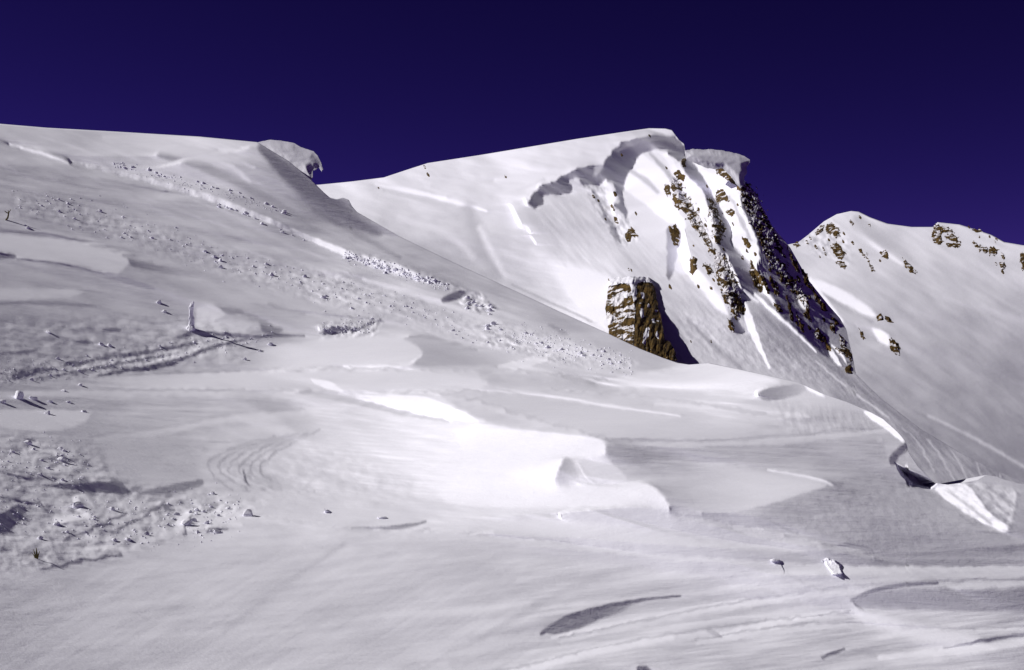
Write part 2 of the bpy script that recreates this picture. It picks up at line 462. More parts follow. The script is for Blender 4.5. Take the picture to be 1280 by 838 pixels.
A.poly(156, [(682, 405), (694, 407), (714, 420), (700, 417)], 2.2)
# --- slabs on the left
A.poly(186, [(-40, 288), (80, 300), (110, 304), (150, 318), (162, 325), (158, 335), (143, 344), (100, 332), (50, 325), (-40, 322)], 2)
A.line(136, [(-30, 287), (45, 291), (95, 299), (118, 306), (150, 315)], [1.4, 1.4, 1.8, 2.2, 1.6], 1)
A.poly(128, [(150, 315), (168, 320), (215, 338), (250, 351), (222, 347), (185, 337), (164, 333), (160, 324)], 2, fade=((165, 330), (260, 355)))
A.poly(112, [(-40, 312), (0, 315), (15, 317), (23, 323), (0, 324), (-40, 323)], 1.5)
A.line(138, [(22, 324), (70, 329), (110, 337), (150, 350), (192, 361)], [1.2, 1.6, 2.4, 3.6, 1], 1.2)
A.poly(174, [(-40, 361), (95, 361), (104, 366), (90, 373), (-40, 378)], 3)
A.line(140, [(-30, 380), (40, 378), (120, 383)], [1, 2, 1], 2)
# --- drift by the snow pillar
A.poly(192, [(246, 382), (285, 383), (279, 397), (262, 404), (250, 412), (243, 404)], 2)
A.poly(138, [(262, 378), (300, 388), (335, 404), (356, 413), (344, 419), (326, 416), (326, 404), (300, 394), (284, 392)], 2)
A.poly(186, [(254, 408), (285, 398), (322, 404), (324, 410), (308, 418), (270, 415)], 2)
A.poly(108, [(217, 421), (238, 413), (242, 420), (228, 425)], 1.6, rough=2)
A.line(112, [(243, 416), (280, 418), (310, 421)], [2, 2.5, 1], 1.5, rough=2)
A.line(120, [(318, 423), (345, 419), (380, 420)], [1.5, 2, 1], 1.2, rough=1.5)
A.line(135, [(335, 380), (365, 390), (400, 392), (480, 402)], [1, 1.6, 1.4, 1], 1.5, k=.6, rough=2)
A.line(100, [(400, 416), (430, 411), (445, 412)], [1.5, 4, 1.5], 1.6, rough=3)
A.line(110, [(440, 415), (460, 405), (476, 400)], [1.5, 2, 1], 1.2, rough=1.5)
A.noise(46, [(395, 405), (440, 400), (480, 395), (470, 420), (400, 424)], 5, -0.4, 1.5, 4)
# --- trodden track
A.line(96, [(18, 471), (30, 467), (42, 466)], [3, 5.5, 3], 2, rough=1.5)
A.line(104, [(30, 466), (50, 463), (68, 461)], [3.5, 2.5, 1], 1.4, rough=1.5)
A.line(120, [(0, 444), (20, 441), (45, 438)], [2.2, 1.2, .8], 1, rough=1)
A.line(100, [(80, 456), (92, 455), (104, 454)], [2, 4, 1.5], 1.6, rough=2)
A.line(118, [(95, 455), (140, 446), (200, 438), (245, 428)], [2, 2.2, 2.5, 1.4], 1.5, rough=2)
A.line(196, [(60, 470), (140, 452), (210, 441), (300, 424)], [1, 1.6, 1.6, 1.4], 1.4, k=.5, rough=4)
A.line(118, [(40, 475), (90, 466), (150, 455), (205, 444)], [1, 1.8, 1.8, 1], 1.2, rough=1.5)
A.line(104, [(122, 471), (150, 464), (180, 461), (205, 457), (235, 446)], [1.2, 2, 2.6, 3.4, 1.6], 1.4, rough=2.5)
A.line(116, [(235, 446), (270, 433), (305, 424), (340, 419)], [1.8, 2.2, 1.8, 1], 1.3, rough=2)
A.line(202, [(190, 452), (215, 447), (250, 435)], [1, 2.4, 1], 1.2, rough=2)
A.line(110, [(130, 414), (140, 412), (150, 413)], [1, 3, 1], 1.5, rough=2)
A.line(120, [(92, 428), (110, 427), (118, 430)], [.8, 2, .8], 1.2, rough=2)
A.noise(34, [(-20, 462), (90, 448), (250, 420), (300, 418), (290, 434), (150, 470), (-20, 480)], 4, -0.2, 1.6, 5)
A.noise(22, [(0, 400), (260, 395), (340, 420), (300, 455), (100, 475), (0, 480)], 6, -0.15, 2.4, 12)
# --- first broad drifts across the middle
A.poly(206, [(300, 455), (332, 432), (440, 422), (497, 422), (524, 434), (528, 444), (508, 456), (480, 459), (420, 460), (330, 462)], 2, fade=((380, 440), (290, 455)))
A.line(240, [(430, 459), (500, 458), (520, 451), (528, 444)], [1, 2, 1.5, 1], 1.2)
A.poly(176, [(500, 420), (560, 427), (620, 437), (690, 448), (650, 452), (620, 457), (530, 459), (512, 456), (530, 444), (524, 432)], 2.5, fade=((530, 440), (720, 452)))
A.line(148, [(512, 420), (535, 422), (562, 429), (596, 438)], [1, 2.2, 2.4, .8], 1.3)
A.poly(252, [(618, 458), (655, 450), (686, 447), (684, 451), (660, 459), (640, 463)], 1.5)
A.poly(214, [(60, 477), (140, 470), (260, 466), (430, 463), (592, 463), (600, 470), (606, 488), (500, 489), (430, 490), (300, 487), (120, 486), (60, 485)], 2, fade=((330, 475), (60, 478)))
A.line(158, [(60, 477), (150, 469), (300, 464)], [1, 1.2, 1], 1, k=.6)
A.poly(252, [(384, 474), (404, 475), (420, 482), (431, 490), (414, 489)], 1.5)
A.poly(184, [(606, 468), (700, 474), (800, 486), (800, 494), (700, 486), (612, 486)], 4, k=.6)
A.poly(254, [(425, 499), (460, 497), (505, 494), (536, 497), (560, 507), (608, 530), (566, 526), (510, 517), (470, 508)], 1.5)
A.line(166, [(375, 490), (430, 499), (470, 508), (510, 518), (560, 527)], [1.5, 3.2, 3.5, 2.5, 1], 1.5)
A.poly(190, [(545, 491), (640, 490), (760, 510), (900, 535), (960, 548), (860, 552), (757, 548), (690, 540), (612, 530), (565, 506)], 3)
A.line(222, [(610, 489), (680, 493), (760, 508), (850, 520)], [1, 2, 2, 1], 2)
A.poly(230, [(740, 478), (810, 466), (850, 459), (887, 456), (940, 466), (980, 477), (950, 488), (860, 489), (760, 487)], 4)
A.line(192, [(760, 492), (850, 494), (950, 503), (1040, 512)], [1.5, 3, 3, 1], 2.5)
A.line(214, [(820, 505), (920, 512), (1010, 520)], [2, 4, 2], 3)
A.poly(152, [(948, 491), (958, 485), (985, 481), (1004, 478), (1012, 486), (1000, 494), (975, 500), (955, 501), (949, 496)], 2, fade=((955, 492), (1030, 484)))
A.poly(234, [(1004, 479), (1020, 486), (1034, 497), (1018, 493), (1008, 487)], 1.5)
A.noise(12, [(960, 500), (1090, 520), (1100, 560), (1000, 560)], 6, 1.2, 3, 12)
# --- the bright drift in the middle and its broken end
A.poly(166, [(258, 486), (345, 496), (390, 520), (420, 556), (395, 560), (350, 522), (300, 500)], 6, fade=((300, 492), (420, 570)))
A.poly(228, [(360, 512), (440, 506), (510, 522), (600, 531), (700, 543), (757, 548), (758, 572), (722, 571), (706, 572), (692, 604), (745, 608), (790, 602), (806, 602), (826, 616), (839, 633), (836, 640), (760, 634), (640, 636), (560, 632), (545, 612), (470, 570), (420, 545)], 3.0, fade=((640, 580), (430, 540)))
A.poly(242, [(560, 535), (700, 544), (757, 549), (757, 571), (705, 570), (690, 595), (600, 585)], 4)
A.line(232, [(560, 583), (640, 588), (700, 606), (800, 618)], [2, 3, 3, 2], 3)
A.poly(168, [(706, 571), (714, 572), (721, 588), (727, 604), (716, 609), (692, 604), (698, 588)], 2.5, fade=((698, 590), (736, 596)))
A.poly(226, [(717, 572), (735, 600), (745, 607), (730, 596)], 1.6)
A.poly(204, [(722, 572), (758, 573), (775, 588), (788, 602), (748, 606), (735, 590)], 2)
A.poly(172, [(757, 546), (860, 552), (1000, 548), (1100, 540), (1112, 580), (1040, 603), (1020, 594), (960, 586), (850, 572), (775, 584), (758, 573)], 3)
A.noise(10, [(757, 546), (1000, 548), (1100, 540), (1112, 580), (1000, 600), (775, 590)], 4, 0.06, 12, 8)
A.poly(206, [(770, 590), (850, 577), (960, 588), (1020, 597), (1040, 606), (985, 624), (910, 644), (846, 643), (836, 624), (800, 600)], 2.2, fade=((980, 600), (790, 590)))
A.line(222, [(960, 588), (1020, 597), (1040, 606)], [1, 2, 1.5], 1.5)
A.poly(160, [(1040, 606), (1115, 580), (1120, 585), (1060, 620), (985, 655), (940, 645), (990, 624)], 10, k=.35)
A.poly(128, [(836, 632), (842, 638), (856, 643), (848, 645), (836, 641)], 1.2)
# --- right drift edge, hollow, broken snow block
A.poly(253, [(1078, 513), (1094, 516), (1115, 532), (1131, 550), (1129, 554), (1110, 538), (1090, 525)], 1.5)
A.poly(112, [(1134, 552), (1122, 560), (1112, 571), (1112, 582), (1121, 582), (1122, 571), (1140, 560)], 1.5)
A.poly(70, [(1119, 580), (1140, 590), (1171, 604), (1163, 612), (1140, 608), (1127, 595)], 1.5)
A.poly(232, [(1162, 609), (1190, 606), (1210, 604), (1222, 622), (1240, 645), (1262, 658), (1258, 668), (1230, 655), (1200, 638)], 1.6)
A.line(205, [(1180, 612), (1205, 628), (1240, 655)], [1, 2.5, 1], 1.5)
A.poly(186, [(1212, 603), (1262, 608), (1272, 622), (1264, 652), (1240, 640), (1224, 622)], 2)
A.line(214, [(1268, 618), (1266, 640), (1258, 662)], [1, 2, 2], 3, k=.6)
A.line(150, [(1200, 645), (1230, 662), (1262, 672)], [1, 3, 2], 2)
A.noise(26, [(1160, 606), (1212, 602), (1275, 612), (1268, 668), (1230, 664)], 7, 0.7, 2.0, 6)
A.noise(8, [(960, 640), (1060, 600), (1150, 600), (1230, 670), (1120, 690), (1040, 682)], 8, 0.5, 1.2, 14)
# --- dark and light tongues below
A.poly(172, [(690, 646), (760, 636), (800, 633), (842, 642), (900, 655), (1000, 682), (940, 684), (850, 668), (780, 655)], 5)
A.poly(208, [(522, 651), (600, 649), (700, 650), (780, 656), (860, 673), (940, 684), (1050, 690), (900, 688), (780, 680), (660, 668), (570, 658)], 4, fade=((680, 660), (525, 651)))
A.line(144, [(440, 661), (490, 660), (520, 656), (532, 652)], [1, 2, 3, 1], 1.5)
A.line(170, [(620, 668), (700, 676), (800, 687), (950, 695)], [.5, 4, 6, 3], 6, k=.7)
A.poly(202, [(900, 650), (960, 662), (1000, 670), (1038, 684), (990, 681), (930, 668)], 2)
A.line(146, [(878, 642), (915, 645), (960, 654), (998, 667)], [1, 3, 3.5, 1], 1.5)
A.line(140, [(1040, 682), (1070, 680), (1090, 688)], [1, 2.5, 1], 1.5)
A.poly(140, [(1040, 688), (1130, 692), (1200, 688), (1330, 676), (1330, 706), (1200, 708), (1100, 706), (1000, 703), (880, 701), (960, 694)], 2.5, fade=((1100, 700), (860, 700)))
A.line(206, [(990, 716), (1130, 716), (1330, 714)], [3, 6, 7], 4)
# --- fanning wind striations of the nearest snow
for k in range(11):
    A.line(202 if k % 2 else 174, [(540 + 12 * k, 860 - 15 * k), (800, 806 - 12 * k), (1000, 770 - 8 * k), (1320, 742 - 5 * k)], [2, 3.5, 3, 2], 4, k=.45, rough=3)
for k in range(6):
    A.line(200 if k % 2 else 178, [(150 + 60 * k, 850), (230 + 70 * k, 790), (330 + 80 * k, 740), (460 + 90 * k, 690)], [3, 5, 4, 2], 6, k=.25, rough=4)
A.poly(176, [(400, 664), (560, 664), (760, 684), (1000, 698), (1000, 706), (760, 704), (560, 694), (440, 680)], 8, k=.5)
# --- lower right sastrugi
A.poly(126, [(676, 790), (690, 779), (720, 767), (765, 755), (805, 750), (780, 763), (745, 777), (715, 790), (695, 794)], 2.5, fade=((720, 780), (860, 748)))
A.line(210, [(690, 797), (750, 785), (830, 768), (930, 750)], [1, 3, 3, 1], 3)
A.poly(148, [(1064, 750), (1090, 738), (1130, 731), (1170, 730), (1205, 740), (1330, 733), (1330, 765), (1200, 764), (1110, 760), (1076, 762)], 3)
A.line(122, [(1066, 750), (1072, 758), (1078, 762)], [1.5, 2, 1], 1.2)
A.line(212, [(900, 794), (950, 782), (1010, 770), (1070, 763)], [2, 4, 4, 2], 2.5)
A.line(136, [(884, 789), (896, 793), (902, 796)], [1.5, 2.5, 1], 1.5)
A.line(218, [(600, 850), (660, 834), (740, 814), (840, 796)], [3, 6, 6, 2], 4)
A.line(214, [(1075, 770), (1140, 790), (1220, 800)], [8, 10, 6], 6)
A.line(120, [(1028, 822), (1042, 816), (1056, 812)], [1.5, 2.5, 1], 1.5, rough=2)
A.line(126, [(1180, 811), (1220, 803), (1255, 797), (1300, 790)], [1, 2, 2, 2], 1.5, rough=2)
A.line(222, [(1100, 822), (1200, 814), (1300, 800)], [2, 5, 5], 3)
A.poly(104, [(796, 834), (806, 832), (818, 840), (796, 842)], 2)
A.line(204, [(480, 770), (560, 766), (660, 756)], [2, 5, 3], 4, k=.6)
A.line(172, [(280, 790), (340, 740), (430, 680)], [2, 4, 2], 4, k=.5)
A.line(172, [(600, 800), (700, 740), (760, 716)], [2, 5, 2], 5, k=.4)
# --- crisp lips where one wind crust rides over the next
for pts, k in (([(300, 642), (430, 660), (560, 664), (700, 677), (850, 693), (1000, 703), (1150, 708), (1330, 707)], .6),
               ([(560, 846), (640, 838), (730, 812), (830, 794), (960, 776), (1064, 764)], .7),
               ([(545, 491), (600, 500), (660, 522), (757, 547)], .6),
               ([(757, 548), (860, 552), (1000, 545), (1114, 533)], .55),
               ([(690, 486), (800, 493), (950, 517), (1100, 544)], .5),
               ([(836, 641), (900, 650), (1000, 672), (1090, 691)], .8),
               ([(700, 797), (850, 766), (1000, 738), (1150, 727), (1330, 723)], .7),
               ([(-60, 490), (150, 486), (300, 488), (430, 491), (600, 489)], .5),
               ([(870, 800), (950, 786), (1060, 776), (1180, 788), (1330, 780)], .6),
               ([(330, 462), (480, 461), (640, 463), (760, 474)], .5),
               ([(120, 545), (200, 536), (300, 515), (380, 512)], .4)):
    P = np.array(pts, float)
    A.line(150, P, [.2, 1.8, .5, 2.4, 1.0, .2], 1.6, k=k * .75, rough=3.0)
    A.line(222, P + (0, 5), [.5, 4, 2, 5, 3, .5], 4, k=k * .6, rough=3.0)
A.line(108, [(677, 793), (696, 778), (735, 763), (800, 750), (850, 745)], [2, 3.4, 2.6, 2, .8], 1.6)
A.line(112, [(1064, 751), (1090, 738), (1130, 731), (1172, 729)], [1.5, 2.6, 2.2, 1], 1.6)
# --- trodden and broken snow, lower left
LL = [(-60, 545), (40, 545), (110, 560), (160, 598), (255, 618), (330, 632), (300, 648), (230, 668), (150, 692), (50, 712), (-60, 716)]
A.noise(34, LL, 14, -0.25, 2.0, 14, 4, True)
A.noise(20, LL, 6, 0.3, 1.8, 14, 3)
A.poly(186, [(-40, 512), (118, 512), (108, 526), (90, 536), (50, 541), (-40, 528)], 3)
A.line(158, [(-40, 510), (60, 510), (130, 512)], [1, 1.5, 1], 1.2)
A.poly(172, [(120, 540), (240, 550), (252, 585), (230, 602), (165, 612), (140, 590)], 8, k=.7)
A.poly(88, [(52, 607), (90, 604), (148, 602), (158, 610), (168, 618), (140, 617), (100, 614)], 1.6, rough=1.5)
A.poly(138, [(165, 617), (205, 608), (256, 598), (252, 608), (225, 615), (190, 620)], 1.8)
A.poly(76, [(-30, 645), (6, 640), (24, 630), (34, 638), (22, 654), (10, 666), (-30, 668)], 1.8, rough=2)
for pts, w in (([(140, 601), (150, 605), (154, 612)], [2, 3.5, 1]), ([(32, 556), (38, 549), (44, 552)], [2, 4, 1]), ([(66, 572), (76, 570), (86, 574)], [1, 2.5, 1]),
               ([(200, 632), (210, 635), (218, 640)], [1, 2.5, 1]), ([(258, 665), (270, 661), (284, 660)], [1, 2.8, 1]),
               ([(240, 640), (236, 652), (230, 668)], [1.5, 2, 1]), ([(0, 590), (30, 598), (70, 600)], [1, 2.4, 1]), ([(0, 622), (40, 628), (66, 640)], [1, 2, 1]), ([(80, 676), (120, 660), (160, 640)], [1, 2.2, 1]), ([(150, 662), (190, 640), (205, 628)], [1, 2, 1]), ([(52, 712), (100, 702), (152, 693)], [1.5, 2, 1])):
    A.line(104, pts, w, 1.6, rough=4)
for pts, w in (([(95, 624), (98, 635)], [4, 4]), ([(70, 650), (110, 645)], [4, 4]), ([(225, 652), (238, 640)], [6, 3]), ([(250, 650), (300, 655)], [1.5, 3]), ([(260, 642), (305, 640)], [1, 2])):
    A.line(214, pts, w, 2, rough=2)
# layered, wind-cut edges beside the trodden snow
for k in range(6):
    o = k * 7.0
    A.line(150 if k % 2 else 158, [(330 + o * 2, 548 - o * .3), (285 + o * 1.6, 562 + o * .1), (258 + o * 1.8, 578 + o * .3), (262 + o * 2.2, 592 + o * .35), (290 + o * 3, 612 + o * .1)], [.6, 1.4, 1.8, 1.2, .5], 1.3, k=.55, rough=3)
A.line(128, [(306, 588), (305, 600), (312, 606)], [1, 2, 1], 1.2, rough=2)
A.noise(10, [(250, 560), (420, 560), (520, 600), (520, 626), (300, 626)], 7, 0.2, 1.8, 20)
A.round_off(0.12, 24.0, 2.5)
A.shape(FILL, GAIN)
# the undercut hollow below the right drift
_s = sdf(A.U, A.V, [(1119, 579), (1140, 590), (1171, 604), (1163, 612), (1140, 608), (1127, 595)])
A.d += 0.5 * sstep(-0.5, 5.0, _s)
# ================================================================== MIDDLE MOUNTAIN
B_TOP = [(300, 236), (400, 231), (440, 227), (480, 222), (510, 212), (535, 204), (600, 194), (660, 184), (720, 174), (780, 165), (812, 160.5), (832, 161), (840, 163), (845, 170), (849, 175),
         (855, 180), (857, 189), (866, 187), (896, 188), (912, 192), (922, 198), (926, 214), (932, 230), (940, 238), (947, 244), (951, 256), (957, 266), (964, 281), (970, 289), (980, 300), (988, 310), (1001, 333), (1012, 352), (1020, 362),
         (1036, 382), (1050, 398), (1058, 412), (1062, 430), (1066, 446), (1070, 468), (1086, 484), (1102, 499), (1150, 536), (1200, 566), (1240, 586), (1280, 603), (1400, 650), (1520, 690)]
B_DEPTH = [(340, 235, 245), (440, 228, 243), (535, 204, 246), (660, 184, 246), (780, 166, 246), (840, 164, 243), (857, 190, 238), (925, 205, 232), (560, 280, 220), (480, 262, 232),
           (520, 310, 205), (600, 350, 192), (660, 250, 226), (700, 300, 208), (760, 250, 218), (800, 300, 203), (850, 250, 215), (900, 300, 201), (950, 260, 214), (990, 312, 200), (740, 370, 190), (700, 400, 182), (800, 380, 184), (880, 380, 183),
           (860, 456, 163), (950, 400, 177), (1000, 450, 165), (1020, 362, 188), (1060, 430, 174), (1000, 500, 150), (1100, 500, 150), (1100, 560, 132), (1200, 568, 129), (1280, 604, 117), (1280, 660, 101), (1520, 700, 88), (1100, 640, 108), (600, 450, 166), (340, 330, 205)]
B_TONE = [(400, 236, 214), (450, 240, 214), (560, 215, 214), (560, 262, 204), (480, 282, 198), (560, 300, 188), (610, 340, 190), (640, 270, 205), (640, 330, 200), (700, 200, 216), (780, 175, 214),
          (700, 330, 215), (735, 375, 238), (690, 390, 205), (660, 240, 214), (690, 290, 192), (740, 290, 194), (790, 330, 200), (830, 390, 192), (860, 440, 186), (900, 420, 192), (950, 450, 186), (1000, 470, 180),
          (1050, 505, 174), (1120, 550, 166), (1200, 590, 164), (1280, 620, 160), (870, 300, 205), (830, 260, 225), (900, 250, 215), (940, 300, 190), (1000, 400, 150), (880, 360, 205)]
B = Relief(330, 1500, 120, 860, B_DEPTH, B_TONE)
B.noise(7, [(330, 140), (840, 140), (660, 250), (760, 400), (330, 400)], 8, 0.15, 6, 20)
B.noise(9, [(660, 250), (800, 220), (1000, 420), (1300, 600), (1300, 740), (760, 460)], 5, 0.85, 7, 15)
B.noise(8, None, 24, 0.5, 2.0)
B.noise(13, [(850, 380), (960, 410), (1060, 480), (1000, 480), (880, 450), (850, 420)], 4, 0.8, 2.0, 14)
# plateau
B.line(228, [(470, 231), (520, 240), (575, 254), (608, 264)], [2, 3, 3, 1], 2)
B.line(190, [(480, 238), (530, 250), (580, 262)], [1, 3, 1], 2.5)
B.line(198, [(540, 232), (640, 222), (740, 214)], [1, 3, 1], 3, k=.7)
B.line(224, [(620, 226), (690, 222), (714, 214)], [2, 4, 3], 3)
B.line(200, [(560, 246), (640, 240), (680, 226)], [1, 3, 2], 3, k=.7)
B.line(178, [(586, 262), (594, 290), (604, 312), (622, 342)], [2, 6, 6, 2], 12, k=.8)
B.line(208, [(600, 285), (612, 310), (632, 345)], [1, 4, 1], 6)
B.line(212, [(500, 272), (560, 290), (590, 320)], [3, 6, 3], 5, k=.6)
B.line(166, [(640, 356), (700, 384), (740, 402)], [1, 1.4, 1], 1.2, k=.7)
# bowl beneath the cornice
B.poly(184, [(661, 254), (668, 262), (684, 292), (704, 316), (730, 330), (720, 331), (694, 320), (674, 298), (662, 275)], 9, k=.35)
B.poly(238, [(660, 306), (690, 324), (726, 336), (766, 350), (762, 372), (758, 402), (742, 398), (716, 372), (690, 346)], 9, fade=((730, 360), (670, 320)))
# shaded wall under the summit cornice
WALL = [(660, 256), (664, 246), (671, 236), (683, 230), (706, 221), (716, 213), (740, 206), (754, 208), (757, 199), (768, 186), (777, 177), (790, 174), (806, 172), (830, 169), (845, 172), (857, 184), (856, 198), (850, 202), (838, 194), (832, 187), (816, 188),
        (800, 191), (794, 204), (786, 217), (780, 229), (777, 246), (781, 258), (774, 256), (769, 238), (766, 226), (752, 232), (736, 232), (722, 225), (710, 223), (716, 236), (711, 243), (690, 244), (680, 243), (677, 256), (668, 262)]
B.poly(104, WALL, 1.6, rough=3.2)
B.poly(168, [(742, 207), (755, 207), (750, 218), (742, 222)], 2)
B.line(140, [(772, 187), (800, 175), (832, 171), (850, 182)], [3, 4, 4, 3], 2)
# ribs and gullies of the face
B.poly(246, [(753, 229), (757, 223), (764, 233), (768, 246), (776, 262), (768, 258), (758, 246)], 1.8)
B.poly(240, [(779, 234), (786, 218), (794, 204), (800, 192), (812, 200), (830, 222), (834, 244), (846, 262), (860, 286), (846, 280), (834, 276), (826, 272), (810, 258), (790, 246)], 2.2)
B.poly(212, [(780, 240), (795, 246), (825, 272), (838, 292), (834, 318), (806, 300), (786, 272)], 5)
B.line(188, [(790, 215), (806, 224), (822, 240)], [2, 4, 2], 3)
B.line(186, [(812, 192), (828, 208), (842, 226), (846, 240)], [1, 3, 3, 2], 1.8)
B.line(236, [(818, 190), (830, 190), (838, 202), (846, 214)], [1, 3, 3, 1], 1.8)
B.line(96, [(770, 256), (780, 262), (783, 272)], [2, 4, 1], 1.5, rough=2)
B.line(110, [(768, 286), (773, 300), (776, 304)], [1.5, 3.5, 1], 1.5, rough=2)
B.line(130, [(742, 240), (752, 262), (764, 284), (768, 300)], [1, 2, 2.5, 1], 1.8, rough=3)
B.line(232, [(758, 246), (768, 268), (780, 292)], [1, 2, 1], 1.8)
B.noise(34, [(728, 232), (760, 230), (800, 300), (776, 312), (748, 270)], 4, 1.0, 2.2, 4)
B.poly(124, [(832, 286), (846, 282), (850, 300), (846, 318), (840, 346), (836, 352), (833, 340), (835, 312)], 1.8)
B.poly(252, [(851, 293), (858, 304), (864, 322), (866, 334), (876, 352), (888, 370), (872, 358), (856, 338), (847, 318)], 2)
B.poly(232, [(866, 330), (886, 352), (902, 372), (912, 396), (900, 392), (884, 372), (868, 352)], 3)
B.poly(240, [(852, 212), (862, 222), (881, 240), (883, 252), (892, 272), (895, 290), (894, 306), (884, 296), (878, 278), (870, 266), (860, 246)], 1.8)
B.line(120, [(842, 224), (852, 244), (862, 262), (874, 286)], [1, 2, 2, 1], 2, rough=3)
GULLY = [(858, 196), (866, 203), (872, 212), (881, 226), (887, 234), (892, 248), (900, 257), (905, 270), (912, 279), (914, 290), (912, 302), (920, 314), (934, 328), (944, 344), (952, 362), (946, 368), (938, 378),
         (930, 372), (922, 358), (914, 340), (908, 322), (899, 312), (895, 300), (893, 284), (890, 268), (883, 252), (880, 240), (866, 226), (853, 211), (852, 204)]
B.poly(100, GULLY, 1.6, rough=1.5)
B.poly(242, [(868, 204), (880, 211), (888, 216), (906, 226), (923, 233), (926, 248), (930, 266), (938, 282), (946, 300), (950, 322), (946, 334), (936, 326), (920, 310), (914, 298), (916, 286), (908, 274), (900, 258), (892, 244), (884, 228)], 1.8)
B.line(196, [(912, 246), (924, 270), (938, 300)], [1, 3, 2], 2, rough=2)
SHADE = [(925, 226), (934, 232), (950, 244), (968, 285), (990, 306), (1012, 345), (1034, 374), (1052, 396), (1060, 410), (1046, 407), (1036, 410), (1032, 424), (1042, 446), (1034, 446), (1016, 432), (1000, 416), (984, 402), (968, 386), (960, 372), (952, 352),
         (946, 334), (951, 322), (947, 300), (938, 280), (930, 264), (926, 246)]
B.poly(106, SHADE, 1.8, rough=2)
B.noise(26, SHADE, 5, 1.0, 2.4, 4)
B.poly(222, [(997, 368), (1004, 366), (1009, 376), (1008, 388), (1003, 386), (996, 376)], 1.6, rough=1.5)
B.line(232, [(907, 318), (914, 334), (921, 350), (926, 360)], [1, 2.2, 2.4, 1], 1.3, rough=1.5)
B.line(226, [(943, 336), (952, 354), (962, 372), (972, 386)], [1, 3, 3, 1], 1.6, rough=2)
B.line(240, [(897, 342), (904, 352), (906, 366)], [1.5, 3, 1.5], 1.3, rough=1.5)
B.line(110, [(908, 340), (914, 362), (918, 384)], [2, 4, 3], 2, rough=2.5)
B.poly(92, [(913, 398), (918, 396), (932, 414), (930, 417), (916, 416)], 1.6)
B.line(88, [(922, 362), (928, 378), (928, 390)], [3, 5, 3], 2)
B.line(240, [(930, 378), (934, 392), (940, 412), (950, 436), (962, 460)], [2, 5, 4.5, 2.5, 1], 1.6)
B.line(216, [(930, 364), (940, 372), (948, 378)], [2, 2.5, 1], 1.6)
B.line(228, [(944, 368), (958, 382), (980, 402), (1004, 424), (1020, 440)], [2, 2.4, 1.8, 1.4, .8], 1.5)
B.poly(252, [(1031, 428), (1040, 438), (1053, 458), (1046, 456), (1038, 446)], 1.5)
B.line(230, [(1040, 432), (1050, 442), (1058, 452)], [1, 2.2, 1], 1.4)
B.line(206, [(1020, 452), (1060, 486), (1110, 522)], [1, 1.5, 1], 1.3, k=.7)
B.line(150, [(1030, 452), (1064, 478), (1110, 512), (1160, 546)], [1, 2, 2, 1], 2, k=.7)
B.line(148, [(860, 400), (900, 440), (930, 464)], [1, 2.5, 2], 3, k=.5)
B.line(206, [(838, 352), (860, 380), (900, 420)], [1, 3, 2], 3, k=.6)
for k in range(6):
    B.line(196, [(1130 + 30 * k, 536 + 14 * k), (1150 + 26 * k, 556 + 14 * k), (1168 + 24 * k, 590 + 10 * k)], [.8, 1.4, .8], 1.3, k=.6, rough=2)
B.shape(FILL, GAIN, kap=0.009)
# ================================================================== FAR MOUNTAIN
C_TOP = [(900, 350), (960, 322), (985, 306), (998, 303), (1010, 294), (1030, 277), (1046, 268), (1064, 264), (1074, 265), (1088, 272), (1110, 280), (1140, 284), (1168, 284), (1172, 278), (1200, 281), (1216, 286), (1240, 294), (1256, 303), (1280, 307), (1400, 318), (1500, 330)]
C_DEPTH = [(900, 350, 860), (985, 306, 870), (1064, 264, 900), (1140, 284, 905), (1175, 279, 895), (1280, 308, 880), (1500, 330, 860), (1020, 360, 800), (1100, 350, 820), (1200, 360, 810), (1280, 400, 760), (1060, 440, 730), (1150, 450, 720), (1280, 500, 660), (1100, 520, 640), (1280, 600, 560), (1500, 600, 560), (960, 480, 680)]
C_TONE = [(1000, 315, 206), (1030, 300, 212), (1065, 275, 212), (1100, 300, 202), (1150, 300, 202), (1250, 312, 206), (1100, 350, 196), (1040, 340, 202), (1200, 360, 189), (1270, 400, 178), (1150, 420, 182), (1250, 460, 168), (1100, 440, 180), (1200, 510, 168), (1280, 560, 160), (1280, 340, 196)]
Cm = Relief(870, 1500, 230, 760, C_DEPTH, C_TONE)
Cm.noise(7, None, 9, 0.55, 5.0)
Cm.noise(6, None, 30, 0.5, 2.0)
Cm.line(226, [(1064, 272), (1082, 298), (1108, 318), (1128, 330)], [2, 3, 3, 1], 3)
Cm.poly(184, [(1060, 276), (1074, 268), (1096, 284), (1130, 312), (1100, 306), (1078, 296)], 5, k=.7)
Cm.noise(34, [(1000, 300), (1040, 276), (1060, 300), (1062, 330), (1020, 318)], 4, 0.8, 1.8, 6)
Cm.poly(226, [(1008, 344), (1024, 351), (1046, 358), (1070, 372), (1092, 388), (1096, 398), (1074, 392), (1050, 382), (1026, 366)], 2.5)
Cm.line(170, [(1022, 364), (1050, 382), (1090, 402)], [1, 3, 2], 2.5)
Cm.line(240, [(1012, 350), (1028, 372), (1052, 402)], [2, 3, 2], 1.8)
Cm.poly(236, [(1088, 410), (1100, 412), (1113, 420), (1113, 434), (1100, 428)], 2)
Cm.poly(158, [(1118, 430), (1150, 462), (1200, 496), (1180, 490), (1130, 452)], 6, k=.6)
Cm.line(206, [(1160, 520), (1220, 548), (1280, 584)], [1, 2, 1], 2, k=.7)
Cm.line(204, [(1180, 372), (1230, 388), (1280, 400)], [2, 5, 2], 4, k=.5)
Cm.shape(FILL, GAIN)
